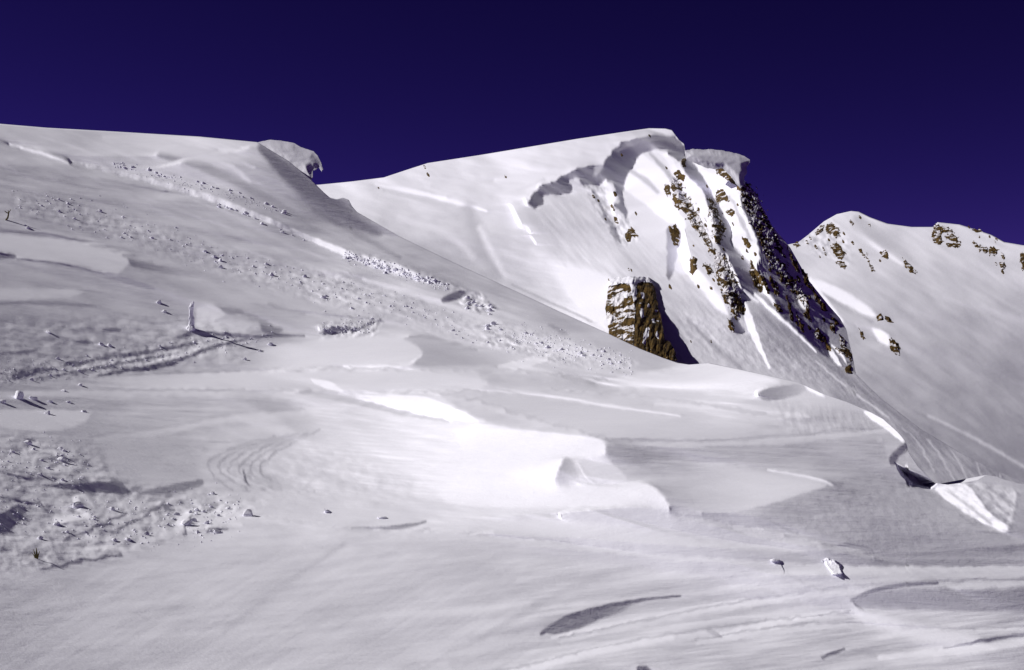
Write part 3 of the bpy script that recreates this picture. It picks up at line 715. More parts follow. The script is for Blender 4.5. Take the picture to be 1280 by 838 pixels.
# ================================================================== THE THREE SNOW SHEETS
A_TOP = [(-900, 165)] + A_TOP + [(2300, 790)]
B_TOP = [(-500, 262)] + B_TOP + [(2300, 760)]
C_TOP = [(700, 420)] + C_TOP + [(2300, 430)]
a_u, a_v = np.array(A_TOP, float).T
b_u, b_v = np.array(B_TOP, float).T
c_u, c_v = np.array(C_TOP, float).T
def b_bottom(u): return np.minimum(np.interp(u, a_u, a_v) + 170, 795)
def c_bottom(u): return np.minimum(np.maximum(np.interp(u, b_u, b_v) + 130, np.interp(u, c_u, c_v) + 40), 695)
far_l, far_r = np.linspace(-900, -400, 18, endpoint=False), np.linspace(1640, 2300, 22)
us = np.concatenate([far_l, np.linspace(-400, -20, 110, endpoint=False), np.arange(-20, 1300, 1.25), np.linspace(1300, 1620, 90), far_r])
o = sheet('snow_slope', A, A_TOP, lambda u: np.full_like(u, 898.0), us, 560, SNOW_NEAR, 90.0, 38.0, 14.0)
tag(o, 'wind-carved foreground snow rising into the broad left slope', kind='structure')
us = np.concatenate([np.linspace(-500, 330, 28, endpoint=False), np.linspace(330, 400, 20, endpoint=False), np.arange(400, 835, 1.25), np.arange(835, 1075, 0.8), np.arange(1075, 1300, 1.4), np.linspace(1302, 1480, 40), far_r + 20])
o = sheet('mountain', B, B_TOP, b_bottom, us, 420, SNOW_MID, 300.0, 190.0)
tag(o, 'snowy middle mountain with corniced summit and rock-streaked face', kind='structure')
us = np.concatenate([np.linspace(700, 930, 20, endpoint=False), np.arange(930, 1300, 1.4), np.linspace(1302, 1460, 40), far_r])
o = sheet('far_mountain', Cm, C_TOP, c_bottom, us, 240, SNOW_FAR, 400.0, 220.0)
tag(o, 'distant snow slope and low rocky summit on the right', kind='structure')

#@OBJECTS
# ================================================================== ROCKS, CORNICES, SNOW BLOCKS
import bmesh

def relief_solid(name, poly, depth_fn, lift_fn, mat, step, thick_px, wob=1.0, wscale=4.0, smooth=False, parent=None, seed=0.0):
    """a closed lump with the outline `poly`: front lifted off depth_fn by lift_fn(signed distance, u, v) pixels, solid back thick_px behind"""
    P = np.asarray(poly, float)
    us = np.arange(P[:, 0].min() - 2 - step, P[:, 0].max() + 2 + step, step)
    vs = np.arange(P[:, 1].min() - 2 - step, P[:, 1].max() + 2 + step, step)
    U, V = np.meshgrid(us, vs)
    a_, b_ = (U - 0.45 * V) / wscale, (V + 0.45 * U) / (wscale * 1.9)                      # ragged along the fall line
    Uw = U + wob * fbm(a_ + seed, b_, 3); Vw = V + wob * fbm(a_ + 31 + seed, b_ + 7, 3)
    sd = sdf(Uw, Vw, P)
    ins = sd > 0
    # pull the outer ring of vertices onto the outline so the rim is not stepped
    cell = ins[:-1, :-1] | ins[1:, :-1] | ins[:-1, 1:] | ins[1:, 1:]
    if not cell.any(): return None
    gy, gx = np.gradient(sd, step)
    gl = np.hypot(gx, gy) + 1e-6
    pull = np.where(sd < 0, np.minimum(-sd, step * 1.5), 0)
    U2, V2 = U + gx / gl * pull, V + gy / gl * pull
    d = depth_fn(U2, V2)
    lift = lift_fn(np.maximum(sd, 0), U2, V2)
    front = world(U2, V2, d - lift * d / F)
    back = world(U2, V2, d + thick_px * d / F)
    nr, nc = U.shape
    idx = -np.ones(U.shape, int)
    used = np.zeros(U.shape, bool)
    used[:-1, :-1] |= cell; used[1:, :-1] |= cell; used[:-1, 1:] |= cell; used[1:, 1:] |= cell
    n = used.sum(); idx[used] = np.arange(n)
    verts = np.concatenate([front[used], back[used]])
    faces = []
    for j, i in zip(*np.nonzero(cell)):
        a, b, c, e = idx[j, i], idx[j + 1, i], idx[j + 1, i + 1], idx[j, i + 1]
        faces.append((a, b, c, e)); faces.append((e + n, c + n, b + n, a + n))
        for (p, q, jj, ii) in ((a, b, j, i - 1), (b, c, j + 1, i), (c, e, j, i + 1), (e, a, j - 1, i)):
            if not (0 <= jj < nr - 1 and 0 <= ii < nc - 1 and cell[jj, ii]):
                faces.append((q, p, p + n, q + n))
    return mesh_from(name, verts, faces, mat, smooth, parent)

def outcrop(poly, R, label, group=None, lift=2.2, mat=None, seed=None, name='rock_outcrop', cat='rock', wob=None):
    P = np.asarray(poly, float)
    ctr = P.mean(0)
    size = max(np.ptp(P[:, 0]), np.ptp(P[:, 1]))
    P = ctr + (P - ctr) * (1.0 + min(0.6, 4.0 / size))
    step = float(np.clip(size / 12, 0.5, 0.9))
    sdv = random.uniform(0, 100) if seed is None else seed
    def lf(sd, u, v):
        a = fbm(u / 4.5 + v / 16 + sdv, v / 7.0 - sdv, 3)
        b = np.abs(perlin(u / 2.2 + v / 6.0 + sdv, v / 5.0 + sdv))
        return (sstep(0, 1.8, sd) * (0.55 + 0.7 * a + 0.8 * b) + 0.25 * sstep(0, 4, sd)) * lift + 0.15
    o = relief_solid(name, P, R.depth, lf, mat or ROCK, step, 3.0, wob=wob or min(2.6, size * 0.17), wscale=3.6, seed=sdv)
    if o: tag(o, label, cat, group)
    return o

def blob(u, v, r, ar=0.6, skew=0.35, n=7):
    """small irregular outline of radius r leaning down the fall line"""
    pts = []
    for k in range(n):
        a = 2 * math.pi * k / n
        q = r * random.uniform(0.75, 1.25)
        y = math.sin(a) * q; x = math.cos(a) * q * ar + y * skew
        pts.append((u + x, v + y))
    return pts

# ---- summit face rocks
G1 = 'rocks on the summit face'
FACE = [
    ([(783, 292), (788, 286), (793, 290), (796, 296), (789, 296), (788, 301), (784, 299)], 'lone star-shaped brown rock in the bowl below the summit cornice'),
    ([(832, 232), (837, 235), (837, 242), (834, 245), (831, 239)], 'small brown rock left of the rib just under the summit dome'),
    ([(842, 245), (848, 247), (852, 254), (856, 264), (850, 262), (844, 257)], 'upright brown rock topping the left rock rib of the summit face'),
    ([(836, 285), (843, 283), (848, 287), (849, 298), (845, 308), (841, 302), (838, 292)], 'dark brown rock block at the head of the short gully in the face'),
    ([(852, 201), (856, 199), (857, 207), (853, 209)], 'small dark rock tucked under the edge of the summit dome cornice'),
    ([(844, 217), (849, 214), (854, 220), (854, 225), (848, 223)], 'reddish brown rock high on the left rib below the dome'),
    ([(840, 231), (845, 229), (847, 236), (843, 239), (840, 236)], 'squat brown rock at mid height of the left rib, below the reddish one'),
    ([(852, 240), (857, 244), (860, 252), (856, 255), (853, 248)], 'thin reddish rock sliver right of the upright rib rock'),
    ([(856, 250), (864, 259), (870, 268), (874, 282), (878, 292), (871, 289), (865, 280), (862, 268), (858, 260)], 'long dark brown rock band running down the left rib'),
    ([(877, 292), (882, 299), (887, 307), (882, 305), (878, 299)], 'narrow rock tail at the foot of the long left rock band'),
    ([(895, 213), (903, 209), (909, 214), (915, 221), (920, 231), (914, 228), (906, 222), (897, 217)], 'brown rock wedge beneath the overhanging right-hand cornice'),
    ([(897, 240), (903, 237), (907, 244), (910, 250), (903, 249), (899, 254), (896, 247)], 'star-shaped brown rock on the bright snow rib under the right cornice'),
    ([(909, 265), (914, 262), (918, 265), (914, 270)], 'small brown rock spot on the bright snow rib, below the star-shaped rock'),
    ([(887, 250), (891, 252), (896, 264), (897, 272), (892, 268), (888, 258)], 'reddish shaded rock strip on the left wall of the central gully'),
    ([(895, 270), (901, 274), (905, 284), (902, 289), (896, 282)], 'dark brown rock on the left wall of the shaded central gully'),
    ([(896, 290), (901, 294), (899, 304), (894, 303), (893, 297)], 'dark rock low on the left wall of the central gully'),
    ([(863, 324), (870, 324), (871, 331), (867, 342), (864, 341)], 'upright brown rock standing alone on the bright lower apron'),
    ([(880, 331), (886, 330), (890, 338), (887, 344), (883, 338)], 'brown rock with a snow speck right of the lone apron rock'),
    ([(899, 321), (905, 322), (908, 329), (905, 336), (899, 331)], 'brown rock at the top of the lower rock cluster'),
    ([(896, 341), (902, 343), (904, 352), (899, 357), (896, 350)], 'brown rock at the left edge of the lower rock cluster'),
    ([(908, 338), (913, 342), (916, 352), (914, 362), (909, 354), (907, 346)], 'tall brown rock in the middle of the lower rock cluster'),
    ([(916, 350), (920, 360), (922, 374), (921, 384), (923, 390), (915, 391), (913, 380), (915, 368)], 'long brown rock fin at the bottom of the lower rock cluster'),
    ([(904, 369), (910, 372), (911, 380), (906, 378)], 'small brown rock left of the long fin in the lower cluster'),
    ([(924, 384), (931, 386), (929, 392), (925, 391)], 'small reddish rock right of the foot of the long fin'),
    ([(910, 400), (914, 402), (917, 412), (914, 414), (911, 408)], 'lowest reddish rock of the lower cluster, above the snow apron'),
    ([(926, 236), (933, 230), (939, 236), (946, 246), (949, 258), (947, 268), (949, 284), (943, 278), (937, 266), (931, 256), (928, 246)], 'large dark brown cliff rock on the skyline edge below the right cornice'),
    ([(942, 276), (949, 286), (957, 290), (960, 300), (958, 312), (952, 306), (947, 294), (943, 286)], 'dark brown cliff rock continuing down from the large skyline rock'),
    ([(950, 258), (953, 264), (956, 273), (953, 272), (950, 266)], 'small dark rock on the skyline right of the large cliff rock'),
    ([(957, 272), (963, 280), (966, 288), (961, 287), (958, 280)], 'thin rock on the skyline edge beside shaded snow'),
    ([(929, 297), (934, 300), (938, 307), (934, 309), (930, 304)], 'small brown rock on the lower end of the bright right rib'),
    ([(938, 327), (944, 334), (950, 346), (954, 360), (950, 366), (943, 356), (939, 344)], 'dark brown rock slab beside the shaded gully outlet'),
    ([(969, 381), (975, 383), (977, 390), (972, 389)], 'small brown rock at the foot of the pale snow strip'),
    ([(975, 329), (981, 331), (982, 336), (977, 336)], 'small reddish rock in the upper part of the shaded flank'),
    ([(1002, 338), (1008, 344), (1014, 358), (1018, 366), (1012, 362), (1006, 352)], 'rusty rock strip along the edge of the shaded flank'),
    ([(1008, 382), (1011, 388), (1014, 401), (1010, 398), (1008, 390)], 'thin dark rock right of the sunlit window in the shaded flank'),
    ([(981, 364), (985, 372), (990, 388), (992, 402), (988, 396), (984, 380)], 'long thin rock line left of the sunlit window in the shaded flank'),
    ([(1018, 416), (1024, 412), (1030, 420), (1029, 428), (1022, 424)], 'dark rock at the bottom corner of the shaded flank'),
    ([(1022, 376), (1028, 381), (1032, 388), (1027, 386)], 'small rusty rock on the outer edge of the shaded flank'),
    ([(1039, 404), (1044, 409), (1043, 415), (1039, 412)], 'small rock in the shaded tip of the flank'),
    ([(1049, 419), (1054, 421), (1058, 434), (1066, 446), (1063, 452), (1056, 444), (1048, 440), (1046, 434), (1052, 436)], 'brown forked rock on the last spur at the mountain edge'),
    ([(1057, 462), (1063, 456), (1064, 466), (1059, 466)], 'small brown triangular rock under the forked rock at the mountain edge'),
]
for poly, lab in FACE:
    outcrop(poly, B, lab, G1)
for poly, lab in (
    ([(953, 300), (958, 308), (964, 322), (968, 334), (963, 330), (957, 318)], 'dark rock rib beneath the lower skyline cliff rock'),
    ([(966, 290), (972, 298), (978, 312), (981, 322), (976, 318), (970, 306)], 'thin rock rib just inside the upper skyline of the shaded flank'),
    ([(984, 308), (990, 318), (997, 332), (1001, 342), (996, 340), (989, 326)], 'rusty rock rim along the middle skyline of the shaded flank'),
    ([(1014, 356), (1022, 368), (1029, 378), (1034, 388), (1027, 384), (1019, 372)], 'dark rock rim along the lower skyline of the shaded flank'),
    ([(962, 346), (968, 352), (974, 366), (971, 370), (965, 360)], 'dark rock step in the middle of the shaded flank'),
    ([(986, 342), (992, 350), (994, 362), (989, 358)], 'short dark rock above the sunlit window in the shaded flank'),
    ([(996, 392), (1001, 400), (1006, 414), (1001, 412), (997, 402)], 'dark rock streak below the sunlit window in the shaded flank'),
    ([(1036, 392), (1043, 399), (1050, 406), (1044, 405)], 'dark rock edge at the shaded tip of the skyline'),
    ([(918, 226), (923, 228), (927, 238), (922, 236)], 'dark rock right of the wedge under the right-hand cornice'),
    ([(884, 305), (892, 312), (899, 322), (893, 320), (886, 312)], 'broken rock strip at the mouth of the central gully'),
    ([(904, 352), (909, 358), (912, 368), (907, 366)], 'dark rock chip between the rocks of the lower cluster'),
    ([(858, 262), (863, 268), (866, 278), (861, 274)], 'thin dark rock on the left side of the long rock band'),
    ([(950, 340), (957, 350), (962, 364), (957, 360), (951, 350)], 'dark rock edge right of the slab by the gully outlet'),
    ([(1028, 420), (1034, 426), (1038, 438), (1032, 434)], 'dark rock at the lower corner of the shaded flank above the bright spur'),
):
    outcrop(poly, B, lab, G1)
for poly, lab in (
    ([(841, 224), (848, 226), (856, 242), (866, 256), (876, 274), (884, 294), (890, 308), (884, 306), (874, 290), (864, 274), (854, 262), (846, 250), (842, 238)], 'ragged brown rock rib running the whole length below the summit dome'),
    ([(895, 316), (904, 318), (912, 334), (919, 348), (925, 366), (928, 388), (922, 396), (914, 384), (906, 368), (898, 350), (894, 332)], 'broken brown rock rib behind the lower rock cluster'),
    ([(926, 232), (936, 232), (947, 246), (955, 268), (964, 286), (972, 302), (966, 312), (956, 304), (946, 290), (936, 270), (928, 252)], 'large jagged cliff band along the skyline below the right cornice'),
    ([(886, 250), (892, 254), (900, 272), (906, 290), (900, 304), (894, 298), (890, 276)], 'dark rock wall lining the left side of the central gully'),
    ([(958, 312), (970, 320), (984, 340), (1000, 358), (1012, 376), (1006, 380), (990, 362), (974, 346), (962, 328)], 'scattered dark rock band crossing the shaded flank'),
):
    outcrop(poly, B, lab, 'rock ribs of the summit', lift=2.8, mat=ROCK_RIB, name='rock_rib', wob=6.5)
# smaller tips showing through the snow of the face
def tips(spots, R, label, group, mat=None, lift=1.8):
    for (u, v, r) in spots:
        outcrop(blob(u, v, r), R, label, group, lift, mat, name='rock_tip')
tips([(769, 243, 2.2), (742, 246, 1.8), (765, 258, 2.2), (767, 262, 1.6), (770, 276, 2.6), (757, 274, 1.6), (795, 267, 1.4), (748, 251, 1.4)], B, 'small brown rock tip poking through the snow below the cornice shadow', 'rock tips below the cornice shadow')
tips([(873, 358, 2.2), (889, 360, 2.0), (867, 307, 1.2), (838, 359, 2.2), (864, 427, 1.2), (889, 427, 1.3)], B, 'tiny rock tip on the bright snow apron of the summit face', 'rock tips on the apron')
tips([(990, 398, 2.2), (963, 338, 2.0), (970, 355, 1.8), (998, 349, 2.6), (1012, 372, 1.8), (1006, 394, 2.0), (985, 330, 1.6), (944, 318, 1.6), (966, 318, 1.8), (978, 350, 1.8), (996, 404, 2), (1012, 410, 2), (1030, 400, 1.8)], B, 'tiny dark rock tip in the shaded flank of the summit', 'rock tips in the shaded flank')
tips([(862, 248, 1.8), (873, 262, 1.6), (882, 282, 1.8), (904, 311, 1.8), (900, 338, 1.8), (892, 350, 1.6), (902, 362, 1.8), (920, 398, 1.8), (928, 322, 1.8), (934, 314, 1.6), (948, 348, 1.6), (960, 366, 1.6), (922, 256, 1.4), (916, 280, 1.5), (884, 233, 1.4), (833, 210, 1.4)], B, 'tiny brown rock tip along the rock ribs of the summit face', 'rock tips along the ribs')
tips([(535, 218, 1.8), (531, 209, 1.6), (632, 221, 1.6), (473, 235, 1.3), (812, 170, 1.3), (777, 194, 1.4)], B, 'tiny dark stone on the smooth snow of the summit plateau', 'stones on the summit plateau')

# ---- far mountain rocks
G2 = 'rocks on the far mountain'
FAR = [
    ([(1033, 284), (1038, 280), (1043, 284), (1044, 290), (1038, 292), (1034, 290)], 'left half of the paired brown rocks under the far summit'),
    ([(1043, 286), (1048, 286), (1049, 294), (1045, 297), (1042, 292)], 'right half of the paired brown rocks under the far summit'),
    ([(1021, 290), (1025, 284), (1029, 283), (1028, 288), (1023, 292)], 'small rock on the left skyline of the far summit'),
    ([(992, 306), (996, 303), (999, 307), (995, 309)], 'rock at the foot of the far left skyline beside the dark flank'),
    ([(1040, 308), (1046, 304), (1051, 310), (1055, 318), (1052, 323), (1045, 320), (1042, 314)], 'broken grey-brown rock patch below the paired far rocks'),
    ([(1046, 327), (1052, 328), (1057, 332), (1055, 336), (1049, 332)], 'slanting brown rock at the bottom of the far rock patch'),
    ([(1083, 319), (1086, 322), (1088, 330), (1093, 338), (1090, 339), (1086, 332)], 'thin slanting dark rock line on the far slope'),
    ([(1102, 316), (1107, 313), (1110, 317), (1109, 323), (1104, 320)], 'small pinkish rock patch right of the slanting rock line'),
    ([(1129, 323), (1133, 326), (1138, 332), (1145, 342), (1139, 340), (1132, 333)], 'dark slanting rock streak in the middle of the far slope'),
    ([(1169, 283), (1178, 283), (1191, 290), (1189, 293), (1179, 291), (1177, 296), (1179, 302), (1175, 305), (1168, 300), (1167, 294)], 'largest brown rock on the far ridge under a snow cap'),
    ([(1182, 295), (1190, 293), (1197, 298), (1196, 302), (1189, 301), (1183, 298)], 'brown rock just right of the largest far ridge rock'),
    ([(1184, 305), (1192, 305), (1199, 302), (1199, 308), (1192, 309), (1186, 308)], 'low rock ledge below the rocks of the far ridge'),
    ([(1217, 287), (1223, 287), (1227, 290), (1219, 290)], 'small rock breaking the far right skyline'),
    ([(1218, 303), (1224, 307), (1234, 311), (1232, 315), (1225, 313), (1220, 309)], 'flat brown rock left of a round one under the far ridge'),
    ([(1237, 312), (1242, 310), (1247, 313), (1244, 318), (1238, 318)], 'round brown rock under the far ridge'),
    ([(1251, 330), (1255, 329), (1256, 334), (1252, 336)], 'lower dark rock at the right end of the far slope'),
    ([(1277, 317), (1284, 313), (1284, 334), (1278, 336), (1276, 326)], 'rock cut by the right edge of the picture'),
    ([(1112, 425), (1118, 426), (1124, 434), (1123, 443), (1117, 440), (1113, 434)], 'brown rock block ending the bright rib right of the mountain'),
    ([(1074, 413), (1078, 416), (1081, 423), (1077, 422)], 'small rock on the rib between the mountain edge and the bright rib'),
    ([(1097, 396), (1101, 394), (1103, 399), (1098, 400)], 'left one of two small rocks at the end of the pale snow rib'),
    ([(1107, 397), (1111, 397), (1115, 403), (1109, 401)], 'right one of two small rocks at the end of the pale snow rib'),
]
for poly, lab in FAR:
    outcrop(poly, Cm, lab, G2, 1.8, ROCK_FAR)
tips([(1009, 303, 2), (1020, 309, 2.4), (1013, 298, 1.4), (1030, 312, 2), (1032, 318, 1.6), (1025, 321, 1.2), (1066, 304, 1.8), (1076, 314, 2.4), (1080, 320, 2.4), (1065, 279, 2.4), (1075, 272, 1.6), (1087, 282, 1.8), (1055, 292, 1.6), (1100, 326, 1.2), (1054, 302, 1.8), (1036, 300, 1.6)],
     Cm, 'tiny grey-brown rock tip on the far summit slope', 'rock tips on the far summit', ROCK_FAR, 1.5)
tips([(1254, 321, 2.4), (1245, 330, 1.8), (1253, 340, 1.8), (1244, 303, 1.4), (1246, 299, 1.6), (1224, 296, 1.2), (1211, 284, 1.2), (1237, 296, 1.2)], Cm, 'tiny rock tip near the right end of the far ridge', 'rock tips on the far ridge', ROCK_FAR, 1.5)

# ---- rock tower in the middle
tower = bpy.data.objects.new('rock_tower', None); COL.objects.link(tower)
tag(tower, 'brown rock tower plastered with snow rising behind the left slope', 'rock')
T_L = [(348, 770), (354, 762), (362, 760), (372, 758.5), (385, 758), (398, 759), (412, 761), (480, 764)]
T_R = [(348, 812), (352, 815), (358, 818), (366, 820), (384, 823), (404, 828), (424, 831), (440, 833), (480, 838)]
def _tb(v, off): return float(min(B.depth(u_, v) for u_ in (765, 780, 795, 810, 825))) - off
TOWER_D = [_tb(352, 1.5), _tb(375, 3.5), _tb(420, 5.5), _tb(450, 6.5)]
def tower_depth(u, v):
    l = np.interp(v, *np.array(T_L, float).T); r = np.interp(v, *np.array(T_R, float).T)
    t = np.clip((u - l) / (r - l), -0.3, 1.3)
    ridge = 0.52 + 0.05 * fbm(v / 22, v * 0 + 3, 2)
    prof = np.where(t < ridge, (ridge - t) / ridge * 3.2, (t - ridge) / (1 - ridge) * 2.4)       # metres behind the edge between the two faces
    crack = 0.6 * np.abs(fbm(u / 11 + v / 50, v / 34, 3)) + 0.15 * fbm(u / 5, v / 6, 2)
    dcrest = np.interp(v, [345, 375, 420, 450], TOWER_D)
    return dcrest + prof - crack
def side(poly, name, mat, lift=0.5, seed=1.0):
    def lf(sd, u, v):
        return lift + 1.6 * sstep(0, 5, sd) + 1.1 * np.abs(fbm(u / 7.0 + seed, v / 9.0, 3)) * sstep(0, 2, sd)
    return relief_solid(name, poly, tower_depth, lf, mat, 0.8, 26.0, wob=0.9, wscale=4, parent=tower, seed=seed)
ridge_u = [(796, 350), (795, 370), (794, 390), (793, 410), (791, 430), (792, 480)]
ROCK_PLASTER = rock_material('snow_plastered_rock', 0.75, 0.535, 1.0, 0.03)
side([(762, 354), (768, 352), (778, 351), (788, 352)] + ridge_u + [(764, 480), (761, 412), (758, 398), (757, 386), (759, 372), (760, 360)], 'plastered_face', ROCK_PLASTER, 0.4, 2.0)['label'] = 'left face mottled with plastered snow'
side([(797, 350), (806, 348), (813, 351), (818, 359), (820, 368), (823, 384), (828, 404), (831, 424), (833, 440), (838, 480), (793, 480), (792, 430), (794, 410), (795, 390), (796, 370)], 'bare_face', ROCK_TOWER, 0.8, 5.0)['label'] = 'bare dark brown right face'
side([(832, 424), (836, 426), (840, 432), (844, 440), (846, 452), (834, 452)], 'spire', ROCK_TOWER, 0.5, 9.0)
def snow_patch(poly, k=1.0):
    def lf(sd, u, v): return 3.2 + 1.4 * sstep(0, 3, sd)
    relief_solid('snow_patch', poly, tower_depth, lf, SNOW_MID, 0.7, 4.0, wob=1.0, wscale=3.5, smooth=True, parent=tower, seed=random.uniform(0, 99))
for poly in ([(787, 354), (793, 355), (796, 362), (795, 376), (792, 378), (790, 368)], [(801, 365), (805, 367), (806, 374), (802, 373)], [(801, 384), (804, 386), (805, 396), (802, 399), (800, 392)],
             [(810, 380), (813, 381), (812, 385), (809, 384)], [(814, 400), (818, 398), (819, 404), (815, 404)], [(807, 410), (812, 408), (811, 420), (806, 426), (805, 418)],
             [(821, 414), (824, 418), (823, 424), (820, 420)], [(819, 387), (822, 388), (821, 391), (819, 390)], [(805, 420), (807, 424), (806, 432), (803, 428)], [(779, 364), (785, 366), (784, 373), (780, 372)]):
    snow_patch(poly)
def cap_lift(sd, u, v): return 5.0 + 3.5 * sstep(0, 4, sd)
relief_solid('snow_cap', [(760, 352), (770, 347), (786, 346), (800, 346), (810, 347), (817, 353), (812, 354), (804, 352), (796, 355), (786, 354), (774, 355), (764, 358)], tower_depth, cap_lift, SNOW_MID, 0.8, 60.0, wob=1.0, smooth=True, parent=tower)
tips([(786, 337, 1.4), (789, 338, 1.2), (761, 350, 0.9)], B, 'tiny stone on the snow just above the rock tower', 'stones above the rock tower')

# ---- cornices
CL0 = float(A.depth(322, 180)) - 0.2
def cornice_left(u, v):
    return CL0 + (u - 318) * 0.0255 * 0.12 + (205 - v) * 0.0255 * 1.25
o = relief_solid('snow_cornice', [(316, 180), (326, 177), (338, 175), (352, 176), (368, 179), (376, 184), (384, 187), (392, 189), (398, 196), (402, 205), (404, 212), (402, 215), (399, 209), (395, 213), (391, 213), (391, 222), (388, 226), (380, 220),
                                  (371, 212), (360, 207), (349, 201), (340, 194), (330, 187)], cornice_left, lambda sd, u, v: 6 * sstep(0, 12, sd) + 0.5 * fbm(u / 16, v / 9, 2), SNOW_CORNICE, 0.8, 30.0, wob=0.5, wscale=9, smooth=True)
tag(o, 'shaded curling snow cornice with an icicle tip on the left ridge', 'cornice')
CR0 = float(min(B.depth(862, 200), B.depth(885, 205), B.depth(900, 205), B.depth(905, 212) + 1.5, B.depth(918, 224) + 3)) - 9.0
def cornice_right(u, v):
    return CR0 + (u - 856) * 0.128 * 0.2 + (205 - v) * 0.128 * 1.3
o = relief_solid('snow_cornice', [(856, 189), (866, 186.5), (882, 187), (896, 187), (912, 190), (926, 193.5), (938, 200), (936, 206), (933, 209), (934, 215), (931, 221), (930, 230), (926, 236), (921, 231), (914, 221), (904, 211), (893, 212), (880, 209), (868, 204), (858, 199)],
                 cornice_right, lambda sd, u, v: 5 * sstep(0, 9, sd) + 0.5 * fbm(u / 14, v / 9, 2), SNOW_CORNICE, 0.8, 40.0, wob=0.7, wscale=8, smooth=True)
tag(o, 'overhanging grey snow cornice right of the summit dome', 'cornice')

# ---- snow pillar, balls, blocks
def tube(name, path, radii, mat, seg=10, rough=0.0, parent=None, smooth=True):
    path = np.asarray(path, float); verts = []; faces = []
    for k, (p, r) in enumerate(zip(path, radii)):
        for i in range(seg):
            a = 2 * math.pi * i / seg
            q = r * (1 + rough * random.uniform(-1, 1))
            verts.append((p[0] + math.cos(a) * q, p[1] + math.sin(a) * q, p[2]))
    n = len(path)
    for k in range(n - 1):
        for i in range(seg):
            faces.append((k * seg + i, k * seg + (i + 1) % seg, (k + 1) * seg + (i + 1) % seg, (k + 1) * seg + i))
    faces.append(tuple(range(seg))[::-1]); faces.append(tuple((n - 1) * seg + i for i in range(seg)))
    return mesh_from(name, verts, faces, mat, smooth, parent)
d = float(A.depth(238, 411)); base = world(238.0, 412.0, d); m = d / F
prof = [(-5, 9), (0, 7), (2, 5.6), (5, 4.2), (9, 3.2), (13, 3.3), (17, 2.5), (21, 2.2), (25, 2.6), (28, 3.4), (30, 2.7), (33, 2.4), (34.5, 1.4), (35.5, .4)]
o = tube('snow_pillar', [(base[0] + (0.06 * h + 0.8 * math.sin(h / 5)) * m, base[1], base[2] + h * m) for h, r in prof], [r * m for h, r in prof], SNOW_CLOD, 12, 0.24, smooth=False)
tag(o, 'thin rough white pillar of snow standing by the small drift', 'snow pillar')

CLODS = []
for k in range(8):
    bm = bmesh.new()
    for q in range(16):
        v = Vector((random.gauss(0, 1), random.gauss(0, 1), random.gauss(0, 1))).normalized()
        bm.verts.new((v.x * random.uniform(.8, 1.15), v.y * random.uniform(.8, 1.1), v.z * random.uniform(.6, .95)))
    r = bmesh.ops.convex_hull(bm, input=bm.verts)
    bmesh.ops.delete(bm, geom=list({g for g in r['geom_interior'] + r['geom_unused'] if isinstance(g, bmesh.types.BMVert)}), context='VERTS')
    bmesh.ops.bevel(bm, geom=list(bm.edges), offset=0.10, segments=1, affect='EDGES')
    me = bpy.data.meshes.new('snow_clod'); bm.to_mesh(me); bm.free()
    me.materials.append(SNOW_CLOD)
    CLODS.append(me)
def clod(u, v, r, label, group, R=None, name='snow_clod', flat=1.0, sink=0.62, stretch=1.0, rot=None, cat='snow clod'):
    R = R or A
    d = float(R.depth(u, v + r * 0.5)); p = world(u, v + r * 0.5, d); s = r * d / F
    o = bpy.data.objects.new(name, random.choice(CLODS)); COL.objects.link(o)
    o.location = p + np.array([0, 0, s * flat * (0.75 - sink)])
    o.scale = (s * stretch, s, s * flat)
    o.rotation_euler = (random.uniform(-.4, .4), random.uniform(-.4, .4), random.uniform(0, 6.28)) if rot is None else rot
    tag(o, label, cat, group)
    return o
for u, v, r, lab in ((306, 448, 4.0, 'lowest and largest of three snowballs rolled below the track'), (325, 438, 3.8, 'middle one of three snowballs rolled below the track'), (338, 429, 3.8, 'uppermost of three snowballs, beside the pale drift')):
    clod(u, v, r, lab, 'snowballs below the track', name='snowball', cat='snowball')
for u, v, r, fl, lab in ((22, 493, 9, 1.1, 'bright upright snow block at the end of the track near the left edge'), (41, 496, 6.5, .8, 'low white snow block right of the upright one near the left edge'), (2, 500, 6, .8, 'snow block cut by the left edge of the picture below the track'),
                         (60, 515, 5.5, 1.0, 'small snow cube on the lip of the pale scoop at left'), (105, 513, 4.2, .8, 'pointed snow chip on the lip of the pale scoop'), (80, 487, 4.5, .6, 'flat snow chunk below the dark boot hole'),
                         (100, 480, 4, .8, 'slanted snow chip just under the track'), (86, 501, 4.2, .5, 'flat snow flake on the smooth band below the track'), (62, 500, 4.5, .45, 'thin snow flake between the blocks and the scoop'),
                         (126, 429, 4.6, .9, 'left one of two snow clods above the track'), (136, 430, 4.6, .8, 'right one of two snow clods above the track'), (61, 414, 4.4, .7, 'snow clod on the slope far above the left track end'),
                         (199, 377, 4.2, 1.0, 'upper one of two clods left of the snow pillar'), (205, 388, 4.4, .7, 'lower one of two clods left of the snow pillar'),
                         (410, 637, 7.5, .5, 'white snow chunk on the shelf left of the bright drift'), (478, 644, 8, .45, 'crumbled white snow chunk below the bright drift'), 
                         (968, 697, 8, .35, 'low white crumb of snow left of the tilted bright slab'),
                         (311, 641, 8, 1.2, 'pointed snow block at the right end of the trodden snow'), (97, 629, 9, .9, 'bright square block in the trodden snow'), (232, 650, 9, .7, 'broken snow slab in the right part of the trodden snow'),
                         (272, 662, 8, .5, 'flat slab at the lower rim of the trodden snow'), (35, 552, 6, 1, 'block at the top of the trodden snow near the left edge'), (76, 572, 6, .8, 'snow block below the upper rim of the trodden snow')):
    clod(u, v, r, lab, 'single snow blocks', name='snow_block', flat=fl, cat='snow block')
